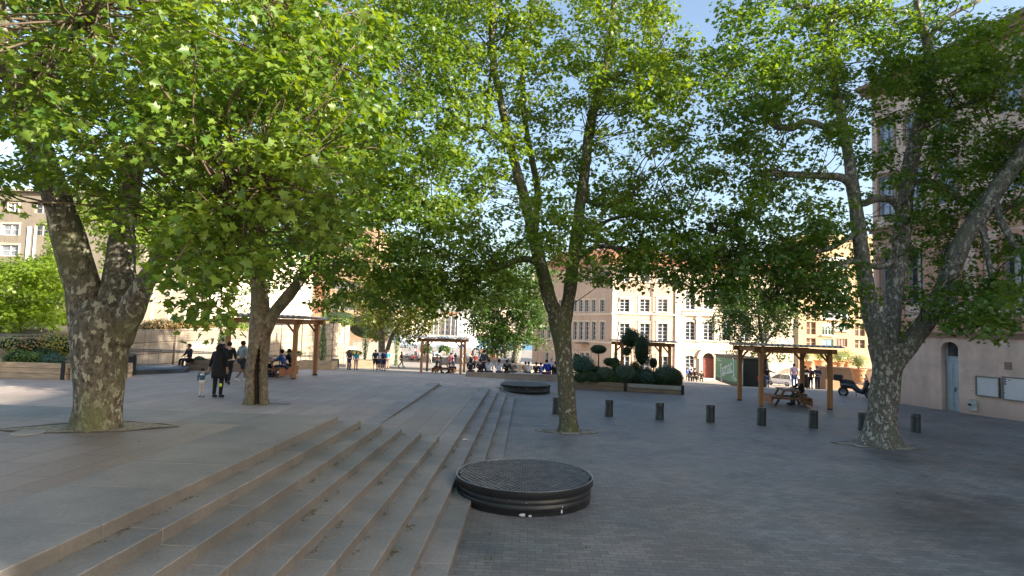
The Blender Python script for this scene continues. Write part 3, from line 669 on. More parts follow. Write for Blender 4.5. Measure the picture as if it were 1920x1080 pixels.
# ---------------------------------------------------------------- buildings
def fac(root,px,py,yl=0.0):
    """where the sight line of a photo pixel meets the facade plane (local x, local z)"""
    r=Vector(ray(px,py)); L=root.location-Vector((0,0,CAMZ)); a=root.rotation_euler.z
    u=Vector((math.cos(a),math.sin(a),0)); n=Vector((-math.sin(a),math.cos(a),0))
    t=(L.dot(n)+yl)/r.dot(n); p=r*t-L; return p.dot(u),p.z
def frect(root,x0,y0,x1,y1):
    a=fac(root,x0,y0); b_=fac(root,x1,y1); c=fac(root,(x0+x1)/2,y0); d=fac(root,(x0+x1)/2,y1)
    return [min(a[0],b_[0]),d[1],max(a[0],b_[0]),c[1]]
def wall_with_holes(mb,x0,x1,z0,z1,holes,m=0,depth=.25,y=0):
    """holes: (x0,z0,x1,z1,arch_rise) ; reveals go inwards by depth"""
    xs=sorted(set([x0,x1]+[h[0] for h in holes]+[h[2] for h in holes])); zs=sorted(set([z0,z1]+[h[1] for h in holes]+[h[3] for h in holes]))
    xs=[v for v in xs if x0<=v<=x1]; zs=[v for v in zs if z0<=v<=z1]
    for i in range(len(xs)-1):
        for j in range(len(zs)-1):
            cx=(xs[i]+xs[i+1])/2; cz=(zs[j]+zs[j+1])/2
            if any(h[0]<cx<h[2] and h[1]<cz<h[3] for h in holes): continue
            mb.add([(xs[i],y,zs[j]),(xs[i+1],y,zs[j]),(xs[i+1],y,zs[j+1]),(xs[i],y,zs[j+1])],[(0,1,2,3)],m)
    for h in holes:
        a,b_,c,d=h[:4]; ar=h[4] if len(h)>4 else 0
        zt=d-ar
        mb.add([(a,y,b_),(a,y+depth,b_),(a,y+depth,zt),(a,y,zt)],[(0,1,2,3)],m); mb.add([(c,y,b_),(c,y+depth,b_),(c,y+depth,zt),(c,y,zt)],[(3,2,1,0)],m)
        mb.add([(a,y,b_),(c,y,b_),(c,y+depth,b_),(a,y+depth,b_)],[(0,1,2,3)],m)
        if ar:
            n=10; arc=[(a+(c-a)*(1-math.cos(math.pi*k/n))/2, zt+ar*math.sin(math.pi*k/n)) for k in range(n+1)]
            for k in range(n):
                (xa,za),(xb,zb)=arc[k],arc[k+1]
                mb.add([(xa,y,za),(xb,y,zb),(xb,y+depth,zb),(xa,y+depth,za)],[(0,1,2,3)],m)
                mb.add([(xa,y,za),(xb,y,zb),(xb,y,d),(xa,y,d)],[(0,1,2,3)],m)
        else: mb.add([(a,y,d),(c,y,d),(c,y+depth,d),(a,y+depth,d)],[(3,2,1,0)],m)
def window(root,h,fm,gm,nx=2,nz=4,depth=.2,bar=.05,surr=None,smat=None,sill=None,name='window',proud=.05,fr=.07):
    a,b_,c,d=h[:4]; ar=h[4] if len(h)>4 else 0; y=depth
    mb=MB(); ff=fr
    mb.box(a,y-.06,b_,a+ff,y,d-ar*.9); mb.box(c-ff,y-.06,b_,c,y,d-ar*.9); mb.box(a+ff,y-.062,b_,c-ff,y-.002,b_+ff)
    if not ar: mb.box(a+ff,y-.062,d-ff,c-ff,y-.002,d)
    else:
        n=8
        for k in range(n):
            t0,t1=math.pi*k/n,math.pi*(k+1)/n
            p=lambda t,q:(a+(c-a)/2-(c-a)/2*q*math.cos(t),d-ar+ar*q*math.sin(t))
            q=1-ff*2/(c-a); A,B,C_,D_=p(t0,1),p(t1,1),p(t1,q),p(t0,q)
            mb.add([(A[0],y-.06,A[1]),(B[0],y-.06,B[1]),(C_[0],y-.06,C_[1]),(D_[0],y-.06,D_[1])],[(0,1,2,3)])
    for i in range(1,nx):
        x=a+(c-a)*i/nx; w2=bar if i*2==nx else bar*.5; mb.box(x-w2,y-.07,b_+ff,x+w2,y-.004,d-ff)
    for j in range(1,nz):
        z=b_+(d-b_)*j/nz; mb.box(a+ff,y-.055,z-bar*.45,c-ff,y-.006,z+bar*.45)
    w_=mb.build(name,fm,root)
    g=MB(); g.add([(a,y-.012,b_),(c,y-.012,b_),(c,y-.012,d),(a,y-.012,d)],[(0,1,2,3)]); g.build('pane',gm,w_)
    if surr:
        s=MB(); q=surr; pr=-proud
        s.box(a-q,pr,b_,a,.02,d+(q if not ar else 0)); s.box(c,pr,b_,c+q,.02,d+(q if not ar else 0))
        if not ar: s.box(a,pr+.001,d,c,.02,d+q); s.box(a-q*1.3,pr-.05,d+q,c+q*1.3,.02,d+q*1.35)
        else:
            n=10
            for k in range(n):
                t0,t1=math.pi*k/n,math.pi*(k+1)/n
                e=lambda t,o:(a+(c-a)/2-((c-a)/2+o)*math.cos(t),d-ar+(ar+o)*math.sin(t))
                A,B,C_,D_=e(t0,0),e(t1,0),e(t1,q),e(t0,q)
                vs=[(v[0],yy,v[1]) for yy in (pr,.02) for v in (A,B,C_,D_)]
                s.add(vs,[(0,1,2,3),(2,3,7,6),(0,1,5,4)])
        if sill: s.box(a-q*1.4,pr-.10,b_-sill,c+q*1.4,.02,b_)
        s.build('surround',smat,w_)
    return w_
def stucco(name,c,c2,low,stain=.3,sc=.5,z0=.0,z1=1.2):
    """plaster with blotches, streaks and a grubby foot"""
    m,t,b,N,L=NT(name); v=coord(t); vs=coord(t,(1,1,.15))
    n1=noise(t,v,sc,6,.62); n2=noise(t,vs,2.5,5,.6); n3=noise(t,v,35,3); n4=noise(t,v,1.8,5,.65)
    a=mix(t,c,c2,ramp(t,n1,[(.35,(0,0,0)),(.65,(1,1,1))]))
    a=mix(t,a,ramp(t,n2,[(.32,(1-stain,)*3),(.6,(1.05,)*3)]),.8,'MULTIPLY')
    a=mix(t,a,ramp(t,n4,[(.3,(.84,.84,.84)),(.6,(1.06,1.05,1.04))]),.8,'MULTIPLY')
    sp=N.new('ShaderNodeSeparateXYZ'); L.new(v,sp.inputs[0])
    ad=N.new('ShaderNodeMath'); ad.operation='MULTIPLY_ADD'; ad.inputs[1].default_value=-1.6; L.new(n4,ad.inputs[0]); L.new(sp.outputs[2],ad.inputs[2])
    mr=N.new('ShaderNodeMapRange'); mr.inputs[1].default_value=z0-.8; mr.inputs[2].default_value=z1-.8; L.new(ad.outputs[0],mr.inputs[0])
    a=mix(t,low,a,mr.outputs[0]); L.new(a,b.inputs['Base Color']); b.inputs['Roughness'].default_value=.9; b.inputs['Specular IOR Level'].default_value=.2
    bump(t,b,n3,.3,.008); MATS[name]=m; return m
m_pink=stucco('pink_lime_plaster',(.58,.42,.35),(.64,.475,.40),(.42,.30,.25),.17,.45)
m_pinkd=stucco('rosy_plaster_bands',(.52,.29,.21),(.48,.27,.20),(.42,.24,.18),.12)
m_corn=M('grey_pink_cornice_stone',(.26,.17,.13),.85,.2,1.5,30,.2)
m_sand=stucco('sand_pink_plaster',(.50,.365,.28),(.56,.42,.325),(.44,.34,.27),.18,.25)
m_cream=stucco('pale_cream_plaster',(.58,.48,.375),(.62,.52,.41),(.48,.41,.33),.15,.2)
m_trim=M('cream_stone_trim',(.66,.57,.45),.8,.1,1.2,30,.15)
m_tile=brickmat('orange_clay_roof_tiles',(.50,.20,.10),(.60,.28,.15),(.22,.09,.05),.28,.42,.035,rough=.85,stain=.3,big=.6,bmpd=.05)
m_wframe=M('pale_window_paint',(.66,.68,.68),.5,.08,3,30,.05)
m_blue=M('pale_blue_grey_paint',(.36,.42,.46),.55,.12,3,30,.1)
m_blue2=M('powder_blue_shutters',(.30,.38,.52),.6,.12,3,30,.1)
m_red=M('old_red_door_paint',(.20,.06,.045),.6,.2,3,30,.1)
def boxed(mb,x0,x1,y1,z0,z1,m=0,y0=0):
    """side, back walls and flat roof behind a facade"""
    mb.add([(x0,y0,z0),(x0,y1,z0),(x0,y1,z1),(x0,y0,z1)],[(0,1,2,3)],m); mb.add([(x1,y0,z0),(x1,y1,z0),(x1,y1,z1),(x1,y0,z1)],[(3,2,1,0)],m)
    mb.add([(x0,y1,z0),(x1,y1,z0),(x1,y1,z1),(x0,y1,z1)],[(0,1,2,3)],m); mb.add([(x0,y0,z1),(x1,y0,z1),(x1,y1,z1),(x0,y1,z1)],[(0,1,2,3)],m)
# ---- pink building at the right
rz=math.atan2(-.97,.26)
pb=thing('public_building','tall pink plastered building with arched windows and pale door at the right edge','building',(18.5,32.2,-.4),rz)
rt=pb
zc=fac(rt,1800,627)[1]; zr=17.3
door=frect(rt,1764,641,1799,768.5); door[1]=fac(rt,1780,768)[1]
door=[door[0],.38,door[2],door[3],.32]
wins=[]
def add_w(x0,y0,x1,y1,ar=0): r=frect(rt,x0,y0,x1,y1); wins.append(r+[ar]); return r
W_arch=[frect(rt,1703,470,1733,560),frect(rt,1758,455,1800,560)]
za0,za1=W_arch[1][1],W_arch[1][3]
L_=46
holes=[door]
arch=[];upper=[];top=[]
x=W_arch[0][0]; wdt=1.25
ax=[ (W_arch[0][0]+W_arch[0][2])/2,(W_arch[1][0]+W_arch[1][2])/2 ]
bays=[ax[0],ax[1]]+[ax[1]+2.65*k+.3 for k in range(1,14)]
bays=[.95]+bays
for i,bx in enumerate(bays):
    if i>=4: hw=.62; arch.append([bx-hw,za0+.35,bx+hw,za1-.9,0])
    else: hw=.5; arch.append([bx-hw,za0-.2,bx+hw,za1,hw])
    upper.append([bx-.48,za1+1.9,bx+.48,za1+4.0,0]); top.append([bx-.45,za1+5.3,bx+.45,za1+6.9,0])
arch[4][1]=fac(rt,1890,577)[1]; arch[4][3]=arch[4][1]+2.3
holes+=arch+upper+top
mb=MB(); wall_with_holes(mb,0,L_,-.6,zr,holes,depth=.32); boxed(mb,0,L_,8,-.6,zr)
mb.build('wall',m_pink,rt)
mb=MB(); mb.box(-.10,-.12,zc-.09,L_,-.001,zc+.03); mb.box(-.16,-.20,zc+.031,L_,-.001,zc+.10); mb.box(-.1,-.10,zc-.16,L_,-.0015,zc-.091)
zz=za1+1.05; mb.box(-.12,-.14,zz,L_,-.001,zz+.16); mb.box(-.2,-.24,zz+.161,L_,-.001,zz+.26)
mb.box(-.2,-.25,zr-.55,L_,-.001,zr-.35); mb.box(-.35,-.45,zr-.349,L_,-.001,zr-.12); mb.box(-.5,-.65,zr-.119,L_+.3,8.4,zr+.1)
mb.build('cornice',m_corn,rt)
mb=MB(); mb.box(.0,-.03,zc+.101,L_,-.0005,zc+.75); mb.box(0,-.035,zz-.75,L_,-.0005,zz-.001)
for i,bx in enumerate(bays[:-1]):
    mx=(bx+bays[i+1])/2; mb.box(mx-.16,-.06,zc+.751,mx+.16,-.0004,zz-.751)
mb.build('rosy_bands',m_pinkd,rt)
mb=MB()
for k in range(9): z=k*.42-.3; mb.box(-.05,-.045,z,.62 if k%2 else .42,.6,z+.40)
mb.build('corner_stones',m_corn if False else M('pale_pink_quoins',(.46,.34,.28),.85,.1),rt)
for i,h in enumerate(arch):
    window(rt,h,m_blue,M('warm_lit_glass',(.75,.48,.16),.5) if i==4 else m_glass,2,3,.30,.045,surr=.20,smat=m_pinkd,proud=.07)
for h in upper: window(rt,h,m_blue2,m_glassb,2,4,.14,.045,surr=.12,smat=m_corn)
for h in top: window(rt,h,m_blue2,m_glassb,2,3,.14,.045,surr=.12,smat=m_corn)
a,b_,c,d=door[:4]
dr=MB(); y=.30
zt=fac(rt,1785,672)[1]
dr.box(a,y-.02,b_,c,y+.02,d)
mid=(a+c)/2; 
for x0,x1 in ((a+.03,mid-.01),(mid+.01,c-.03)):
    dr.box(x0,y-.055,b_+.02,x1,y-.0201,zt-.12)
    for z0,z1 in ((.1,.75),(.85,1.02),(1.12,zt-b_-.25)): dr.box(x0+.07,y-.075,b_+z0,x1-.07,y-.0551,b_+z1)
dr.box(a,y-.08,zt-.10,c,y-.021,zt)
do=dr.build('door',m_blue,rt)
g=MB(); g.box(a+.14,y-.05,zt+.1,c-.14,y-.0205,zt+.95); g.build('pane',m_glass,do)
g=MB(); g.ell((mid+.06,y-.12,b_+1.0),(.03,.03,.03)); g.box(mid+.05,y-.1,b_+.9,mid+.09,y-.076,b_+1.1); g.build('handle',m_cast,do)
g=MB(); g.box(a+.002,.01,b_-.16,c-.002,.3,b_+.01); g.box(a-.15,-.3,b_-.35,c+.15,.0,b_-.14); g.build('doorstep',m_corn,rt)
# notice boards, meter cupboard, plaque
def onwall(o,lab,cat,group=None): tag(o,lab,cat,group); return o
def mapped(root,x,z,y=0): return root.matrix_basis@Vector((x,y,z))
for i,(q,lab) in enumerate((((1830,706,1877.5,744),'left glazed white notice board on the pink wall'),((1880,707.5,1930,752),'right glazed white notice board with small dark notices on the pink wall'))):
    h=frect(rt,*q); t=thing('notice_board',lab,'notice board',mapped(rt,(h[0]+h[2])/2,h[1]),rz,'notice boards on the pink wall')
    w2=(h[2]-h[0])/2-.02; hh=h[3]-h[1]
    mb=MB(); mb.box(-w2,-.09,0,w2,-.001,.045); mb.box(-w2,-.09,hh-.045,w2,-.001,hh); mb.box(-w2,-.0905,.0451,-w2+.045,-.001,hh-.0451); mb.box(w2-.045,-.0905,.0451,w2,-.001,hh-.0451); mb.build('frame',m_rim,t)
    mb=MB(); mb.box(-w2+.045,-.05,.045,w2-.045,-.002,hh-.045); mb.build('panel',M('glazed_white_panel',(.60,.60,.62),.15,.04,2,20,0,spec=.9),t)
    mb=MB()
    if i: 
        for (u,z,a_,b2) in ((-.62,.86,.09,.05),(-.62,.76,.09,.05),(-.62,.66,.09,.05),(-.44,.84,.08,.03),(-.7,.3,.10,.03)): mb.box(u+.2,-.056,z-.02,u+.2+a_,-.0505,z-.02+b2)
    else:
        for (u,z,a_,b2) in ((-.75,.18,.12,.015),(.3,.85,.12,.015)): mb.box(u,-.056,z,u+a_,-.0505,z+b2)
    mb.build('notices',m_black,t)
h=frect(rt,1817.5,748,1834.5,770); t=thing('meter_cupboard','round topped pale metal meter cupboard on the pink wall below the left notice board','cupboard',mapped(rt,(h[0]+h[2])/2,h[1]),rz)
w2=(h[2]-h[0])/2; hh=h[3]-h[1]; n=10
mb=MB(); mb.prism([(-w2,0),(w2,0),(w2,hh-w2*.8)]+[(w2*math.cos(math.pi*k/n),hh-w2*.8+w2*.8*math.sin(math.pi*k/n)) for k in range(1,n)]+[(-w2,hh-w2*.8)],-.10,-.001,axis='y'); mb.build('cover',M('scuffed_pale_metal',(.38,.38,.37),.45,.3,6,30,.1),t)
mb=MB(); mb.box(-w2+.03,-.125,hh*.42,-w2+.16,-.101,hh*.58); mb.build('lock',m_black,t)
h=frect(rt,1884,679,1897,693); mb=MB(); mb.box(0,-.03,0,h[2]-h[0],-.001,h[3]-h[1]); o=mb.build('wall_plaque',m_corn); o.location=mapped(rt,h[0],h[1]); o.rotation_euler.z=rz; tag(o,'small brownish square plaque on the pink wall above the right notice board','plaque')
# ---- pale corner building in the middle distance, main block
cb=thing('corner_building','long pale pink corner building with four floors and orange tiled roof behind the clipped shrubs','building',(11.65,82,-3.1),0)
rt=cb; x1=fac(rt,1276,600)[0]; ze=fac(rt,1240,498)[1]
cols=[(1162.2,1180),(1200,1218),(1233.5,1251.5)]
Hs=[]
for (u0,u1) in cols:
    Hs.append(frect(rt,u0,561,u1,584.5)+[0,'u']); Hs.append(frect(rt,u0,606.5,u1,642)+[0,'p']); Hs.append(frect(rt,u0,504,u1,528.5)+[0,'u'])
g=frect(rt,1234,668,1252,705); Hs.append(g+[0,'g']); g=frect(rt,1200,668,1218,705); Hs.append(g+[0,'g']); g=frect(rt,1163,668,1180,705); Hs.append(g+[0,'g'])
# left facade: direction away to the left
def leftwin():
    out=[]
    for px in (1022,1038,1052,1067,1079,1090,1101,1114,1129): out.append(px)
    return out
mb=MB(); wall_with_holes(mb,0,x1,-1.5,ze,[h[:5] for h in Hs],depth=.3)
DL=Vector((-.447,.894,0)); LW=24
# side walls and back as plain prism sides
x2=x1; 
mb.add([(x2,0,-1.5),(x2,18,-1.5),(x2,18,ze),(x2,0,ze)],[(0,1,2,3)])
pA=(0,0); pB=(DL.x*LW,DL.y*LW); pC=(x2,18)
mb.add([(pB[0],pB[1],-1.5),(x2,18,-1.5),(x2,18,ze),(pB[0],pB[1],ze)],[(0,1,2,3)])
mb.build('wall',m_sand,rt)
for h in Hs: window(rt,h[:5],m_wframe,m_glass,2,{'u':4,'p':5,'g':4}[h[5]],.22,.05,surr=.24,smat=m_trim,sill=.16)
mb=MB()
for py in (588.5,642.8): 
    z=fac(rt,1200,py)[1]; mb.box(-.12,-.14,z-.12,x1,-.001,z+.12)
mb.box(x1-.75,-.16,-1.5,x1+.05,-.0005,ze); 
for k in range(20): z=-1.4+k*.78; mb.box(-.04,-.05,z,.95 if k%2 else .6,-.0008,z+.72)
mb.box(-.3,-.5,ze-.4,x1+.3,-.001,ze-.02)
mb.build('stone_bands',m_trim,rt)
mb=MB(); e=.7; rh=3.6
mb.add([(-e,-e,ze),(x2+.3,-e,ze),(x2+.3,18.3,ze),(pB[0]-.6,pB[1]+.3,ze),(x2-2,8.5,ze+rh),(2,8.5,ze+rh),(pB[0]+4,pB[1]-5,ze+rh)],[(0,1,4,5),(0,5,6,3),(3,6,5,4,2),(1,2,4),(0,3,2,1)])
mb.build('roof',m_tile,rt)
# its shaded left face
sd_=thing('side_wing','','building')  # temporary frame for the left face, merged as parts below
ang=math.atan2(-.894,.447); 
sw=bpy.data.objects.new('side_wing',None); bpy.data.objects.remove(sd_)
org=Vector((11.65,82,-3.1))+DL*LW
class FR: pass
fr=FR(); fr.location=org; fr.rotation_euler=Vector((0,0,ang)); 
T=Matrix.Translation(org-Vector((11.65,82,-3.1)))@Matrix.Rotation(ang,4,'Z')
sh=[]
def fcol(px,y0,y1,w_=.62,ar=0):
    c=fac(fr,px,(y0+y1)/2)[0]; zb=fac(fr,px,y1)[1]; zt=fac(fr,px,y0)[1]
    if c-w_<0.2 or c+w_>LW-.2: return
    sh.append([c-w_,zb,c+w_,zt,ar])
for px in (1040,1052,1066,1079,1090,1101,1114,1130): fcol(px,603,637); fcol(px,562,584)
for px in (1101,1114,1130): fcol(px,505,527)
for px in (1018,1030): fcol(px,612,640)
for px,ar in ((1026,0),(1045,0),(1079,.5),(1092,0),(1102,0)): fcol(px,661,688,.6,ar)
mb=MB(); wall_with_holes(mb,0,LW,-1.5,ze,sh,depth=.35)
mb.v=[tuple(T@Vector(p)) for p in mb.v]; sdw=mb.build('side_wall',m_sand,cb)
for h in sh:
    o=window(None,h,m_wframe,m_glass,2,4,.28,.05,surr=.14,smat=m_trim); 
    for q in [o]+[k for k in bpy.data.objects if k.parent==o]:
        if q is o: q.parent=cb; q.location=T.translation; q.rotation_euler=(0,0,ang)
mb=MB()
for py in (588.5,642.8):
    z=fac(rt,1147,py)[1]; mb.box(0,-.14,z-.12,LW-.05,-.001,z+.12)
mb.box(0,-.5,ze-.4,LW-.3,-.001,ze-.02)
mb.v=[tuple(T@Vector(p)) for p in mb.v]; mb.build('stone_bands',m_trim,cb)
for o in [cb]: pass
# dark glazed entrance and canopy on the shaded side
h=[fac(fr,1003,660)[0],0,fac(fr,1016,660)[0],0]
mb=MB(); cx=fac(fr,1096,645)[0]; cz=fac(fr,1096,644)[1]; mb.box(cx-1.2,-1.0,cz-.1,cx+1.2,-.002,cz+.08); mb.box(cx-.9,-.7,cz+.081,cx+.9,-.002,cz+.22)
mb.v=[tuple(T@Vector(p)) for p in mb.v]; mb.build('door_canopy',m_corn,cb)
# ---- door wing to the right
dw=thing('door_wing','pale cream wing with arched windows and a big arched red door beside the corner building','building',(11.65+x1+.06,82.35,-3.1),0)
rt=dw; X1=15.4; ze2=fac(rt,1320,500)[1]
Hs=[frect(rt,1285.5,602.5,1303,637.5)+[.35],frect(rt,1319.6,602.5,1337,638)+[.35],frect(rt,1353.6,602.5,1371,639)+[.35],frect(rt,1388,603,1405,640)+[.35],frect(rt,1422,603,1439,641)+[.35],
    frect(rt,1285.7,666.5,1301.5,703)+[.3],frect(rt,1353,668,1370,705)+[.3],frect(rt,1400,668,1417,706)+[.3]]
Hs+=[frect(rt,u,545,u+17,580)+[0] for u in (1286,1320,1354,1388,1422,1456)]
dh=frect(rt,1316.5,661.5,1338.5,707); dh=[dh[0],.35,dh[2],dh[3],(dh[2]-dh[0])/2]
mb=MB(); wall_with_holes(mb,0,X1,-1.5,ze2,Hs+[dh],depth=.35); boxed(mb,0.02,X1,17,-1.5,ze2)
mb.build('wall',m_cream,rt)
for h in Hs: window(rt,h,m_wframe,m_glass,2,5 if h[3]-h[1]>2.3 else 3,.25,.05,surr=.22,smat=m_trim,sill=.16)
mb=MB(); z=fac(rt,1330,588)[1]; mb.box(.2,-.35,z-.35,X1,-.001,z+.25); mb.box(.1,-.5,z+.251,X1,-.001,z+.45); z2=fac(rt,1330,657)[1]; mb.box(.2,-.12,z2,X1,-.0011,z2+.2)
for px in (1278,1310,1344,1378,1412,1446):
    u=fac(rt,px,600)[0]; mb.box(u-.35,-.18,fac(rt,px,641)[1],u+.35,-.0012,z-.351); mb.box(u-.45,-.2,z-.9,u+.45,-.0013,z-.55)
mb.build('pilasters',m_trim,rt)
mb=MB(); mb.box(-.05,-.22,-1.5,.1+.5,-.002,fac(rt,1285,588)[1]-.36); mb.build('drain_pipe',m_trim,rt)
a,b_,c,d,ar=dh
mb=MB(); n=12; q=.45
for k in range(n):
    t0,t1=math.pi*k/n,math.pi*(k+1)/n
    e=lambda t,o:((a+c)/2-((c-a)/2+o)*math.cos(t),d-ar+(ar+o)*math.sin(t))
    A,B,C_,D_=e(t0,0),e(t1,0),e(t1,q+.25),e(t0,q+.25)
    mb.add([(v[0],yy,v[1]) for yy in (-.28,.02) for v in (A,B,C_,D_)],[(0,1,2,3),(2,3,7,6),(0,1,5,4)])
mb.box(a-q,-.28,b_-.5,a,.02,d-ar); mb.box(c,-.28,b_-.5,c+q,.02,d-ar); mb.box(a-.5,-.5,b_-.6,c+.5,.3,b_); mb.build('door_surround',m_trim,rt)
mb=MB(); mb.box(a,.28,b_,c,.33,d-ar); mb.box((a+c)/2-.03,.25,b_,(a+c)/2+.03,.2799,d-ar)
for s_ in (a+.15,(a+c)/2+.12):
    for z0,z1 in ((.15,1.0),(1.15,(d-ar)-b_-.15)): mb.box(s_,.25,b_+z0,s_+(c-a)/2-.27,.2799,b_+z1)
do=mb.build('door',m_red,rt)
mb=MB(); mb.box(a,.27,d-ar+.01,c,.3,d); mb.build('fanlight',M('dark_fanlight',(.05,.03,.02),.4),do)
mb=MB(); mb.box(a,.20,d-ar-.09,c,.279,d-ar+.05,0); mb.build('lintel',m_red,do)
mb=MB(); rr=2.2; mb.add([(-.3,-.6,ze2),(X1+.3,-.6,ze2),(X1+.3,17,ze2),(-.3,17,ze2),(3,8,ze2+rr),(X1-3,8,ze2+rr)],[(0,1,5,4),(1,2,5),(2,3,4,5),(3,0,4),(0,3,2,1)]); mb.build('roof',m_tile,rt)
mb=MB(); mb.box(-.4,-.9,ze2-.3,X1+.3,-.001,ze2-.01); mb.build('eave',m_terra,rt)
mb=MB(); u=fac(cb,1223,600)[0]; mb.tube([(u,-.12,0.2),(u,-.12,ze-.45)],.06,8); mb.build('down_pipe',m_corn,cb)
mb=MB(); mb.tube([(8.6,-.10,.2),(8.6,-.10,zc-.17)],.045,8); mb.tube([(8.6,-.3,zc+.11),(8.6,-.16,zr-.56)],.045,8); mb.build('down_pipe',m_corn,pb)
mb=MB(); mb.tube([(1.0+i*.8,-.03-.01*(i%2),zc+.9+.05*math.sin(i)) for i in range(30)],.012,5); mb.build('facade_cable',m_black,pb)
# ---- ochre apartment block
m_och=brickmat('ochre_brick_facing',(.48,.34,.19),(.54,.39,.23),(.42,.32,.2),.5,.25,.02,rough=.85,stain=.12,vertical=True,big=.3)
m_teal=M('teal_blind',(.22,.42,.42),.7,.1); m_mauve=M('mauve_brown_blind',(.30,.20,.17),.8,.15); m_brwin=M('brown_window_frame',(.20,.10,.08),.6,.15)
def face_block(name,label,px0,px1,ytop,D,z0,depth,mat,windows,mats=None):
    a=P(px0,600,D); b_=P(px1,600,D); r=thing(name,label,'building',(a.x,D,z0),0)
    L_=b_.x-a.x; zt=fac(r,(px0+px1)/2,ytop)[1]; Hh=[frect(r,*w_[:4])+[0] for w_ in windows]
    for h in Hh: h[0]=max(h[0],.02); h[2]=min(h[2],L_-.02)
    mb=MB(); wall_with_holes(mb,0,L_,-2,zt,Hh,depth=.5); boxed(mb,0,L_,depth,-2,zt); mb.build('wall',mat,r)
    for h,w_ in zip(Hh,windows):
        st=w_[4]
        if st=='pair': window(r,h,m_och if mat is m_och else m_cement,M('brown_shutter_glass',(.10,.05,.045),.4,.3),2,2,.35,.12,fr=.04)
        elif st=='balc':
            o=window(r,h,m_white,m_glass,4,1,1e-3+.49,.06)
            q=MB(); q.box(h[0],.02,h[1],h[2],.06,h[1]+(h[3]-h[1])*.42); q.build('railing_panel',M('pale_balcony_panels',(.55,.58,.66),.5,.15,1.2),o)
            q=MB(); q.box(h[0]-.2,-.35,h[1]-.25,h[2]+.2,.0,h[1]-.02); q.build('slab',m_trim,o)
        elif st=='glaze':
            o=window(r,h,M('mint_green_frame',(.42,.60,.50),.6),m_glass,4,2,.2,.08); q=MB(); q.box(h[0]+.1,.03,h[3]-(h[3]-h[1])*.35,h[2]-.1,.12,h[3]-.1); q.build('blind',m_white,o)
            q=MB(); q.box(h[0]-.2,-.35,h[1]-.25,h[2]+.2,.0,h[1]-.02); q.build('slab',m_trim,o)
        elif st=='teal':
            o=window(r,h,m_teal,m_teal,2,1,.2,.06)
        elif st=='mauve': o=window(r,h,m_mauve,m_mauve,4,1,.2,.06)
        elif st=='lattice': o=window(r,h,M('brick_lattice',(.33,.14,.08),.9,.2),m_black,8,8,.2,.07)
        elif st=='strip': o=window(r,h,m_cement,m_glass,7,1,.4,.07)
        elif st=='dark': o=window(r,h,m_cement,m_glass,2,2,.25,.07)
        else: o=window(r,h,m_wframe,m_glassb,2,2,.2,.06,surr=.12,smat=m_trim)
    return r,L_,zt
wn=[]
for y0,y1 in ((603.5,627),(634,650),(573,596),(543,565),(513,535),(483,505)):
    wn+=[(1512,y0,1530,y1,'pair'),(1603,y0+3,1622,y1+3,'pair'),(1638,y0+3,1656,y1+3,'pair')]
for y0,y1,st in ((574,598,'balc'),(543,567,'glaze'),(512,536,'balc'),(481,505,'glaze')): wn.append((1541,y0,1591,y1,st))
wn+=[(1541.5,606,1564,628,'glaze'),(1566,606,1590,619,'glaze'),(1541.5,636,1563,652,'teal'),(1567,635,1589,650,'mauve')]
face_block('apartment_block','ochre brick apartment block with glazed balconies behind the terracotta pots','x' and 1497,1670,440,110,-5,14,m_och,wn)
# ---- left: grey block, cream block, brown block
wn=[(4,420,35,441,'w'),(17,380,34,400,'w'),(1,459,34,480,'w'),(78,588,108,616,'dark'),(66,420,90,442,'dark'),(66,380,90,400,'dark')]
m_greyb=stucco('grey_brown_render',(.20,.175,.14),(.23,.20,.16),(.18,.15,.12),.15,.3)
r,L1,zt=face_block('apartment_block','grey brown flat roofed apartment block behind the bushes at the far left','x' and -60,262,361,57,.5,12,m_greyb,wn)
mb=MB(); mb.box(-.3,-.5,zt,L1+.2,.2,zt+.25); mb.build('roof_edge',m_cement,r)
u=fac(r,58,480)[0]; mb=MB(); mb.box(u-.5,-.1,fac(r,50,520)[1],u-.2,-.001,fac(r,50,425)[1]); mb.box(u+.2,-.1,fac(r,50,520)[1],u+.35,-.001,fac(r,50,425)[1]); mb.build('drain_pipes',m_white,r)
crb=thing('cream_apartment_building','long bright cream building in full sun with rows of tall windows behind the sloping wall','building',(-38,57.9,-.2),math.pi/2)
rt=crb; Hs=[]
for i in range(15):
    for z0,z1 in ((2.6,4.4),(5.6,7.3),(8.6,10.2),(11.4,12.7)): Hs.append([1.6+i*2.9,z0,2.9+i*2.9,z1,0])
m_bright=stucco('bright_cream_render',(.72,.66,.54),(.76,.70,.58),(.66,.58,.46),.08,.2)
mb=MB(); wall_with_holes(mb,0,45,-1,14.0,Hs,depth=.4); boxed(mb,0,45,14,-1,14.0); mb.build('wall',m_bright,rt)
Hs2=[h for h in Hs]
for h in Hs2: window(rt,h,m_wframe,m_glassb,2,1,.3,.06,surr=.14,smat=m_trim)
mb=MB()
for z in (5.0,8.0,11.0): mb.box(0,-.25,z,45,-.001,z+.18)
mb.box(-.2,-.6,13.7,45.2,-.001,14.2)
for i in range(0,16): mb.box(.75+i*2.9,-.12,-1,1.05+i*2.9,-.0008,13.69)
mb.build('bands',m_trim,rt)
m_brown=brickmat('brown_stone_facing',(.30,.20,.13),(.34,.235,.155),(.22,.15,.1),1.2,.5,.03,rough=.85,stain=.15,vertical=True,big=.3)
wn=[]
for y0 in (500,534,564.5,595): wn+=[(590,y0,608.5,y0+23,'lattice'),(571,y0,579,y0+20,'teal')]
for y0 in (486,527,566): wn+=[(621,y0,676,y0+16,'strip'),(700,y0+2,760,y0+18,'strip')]
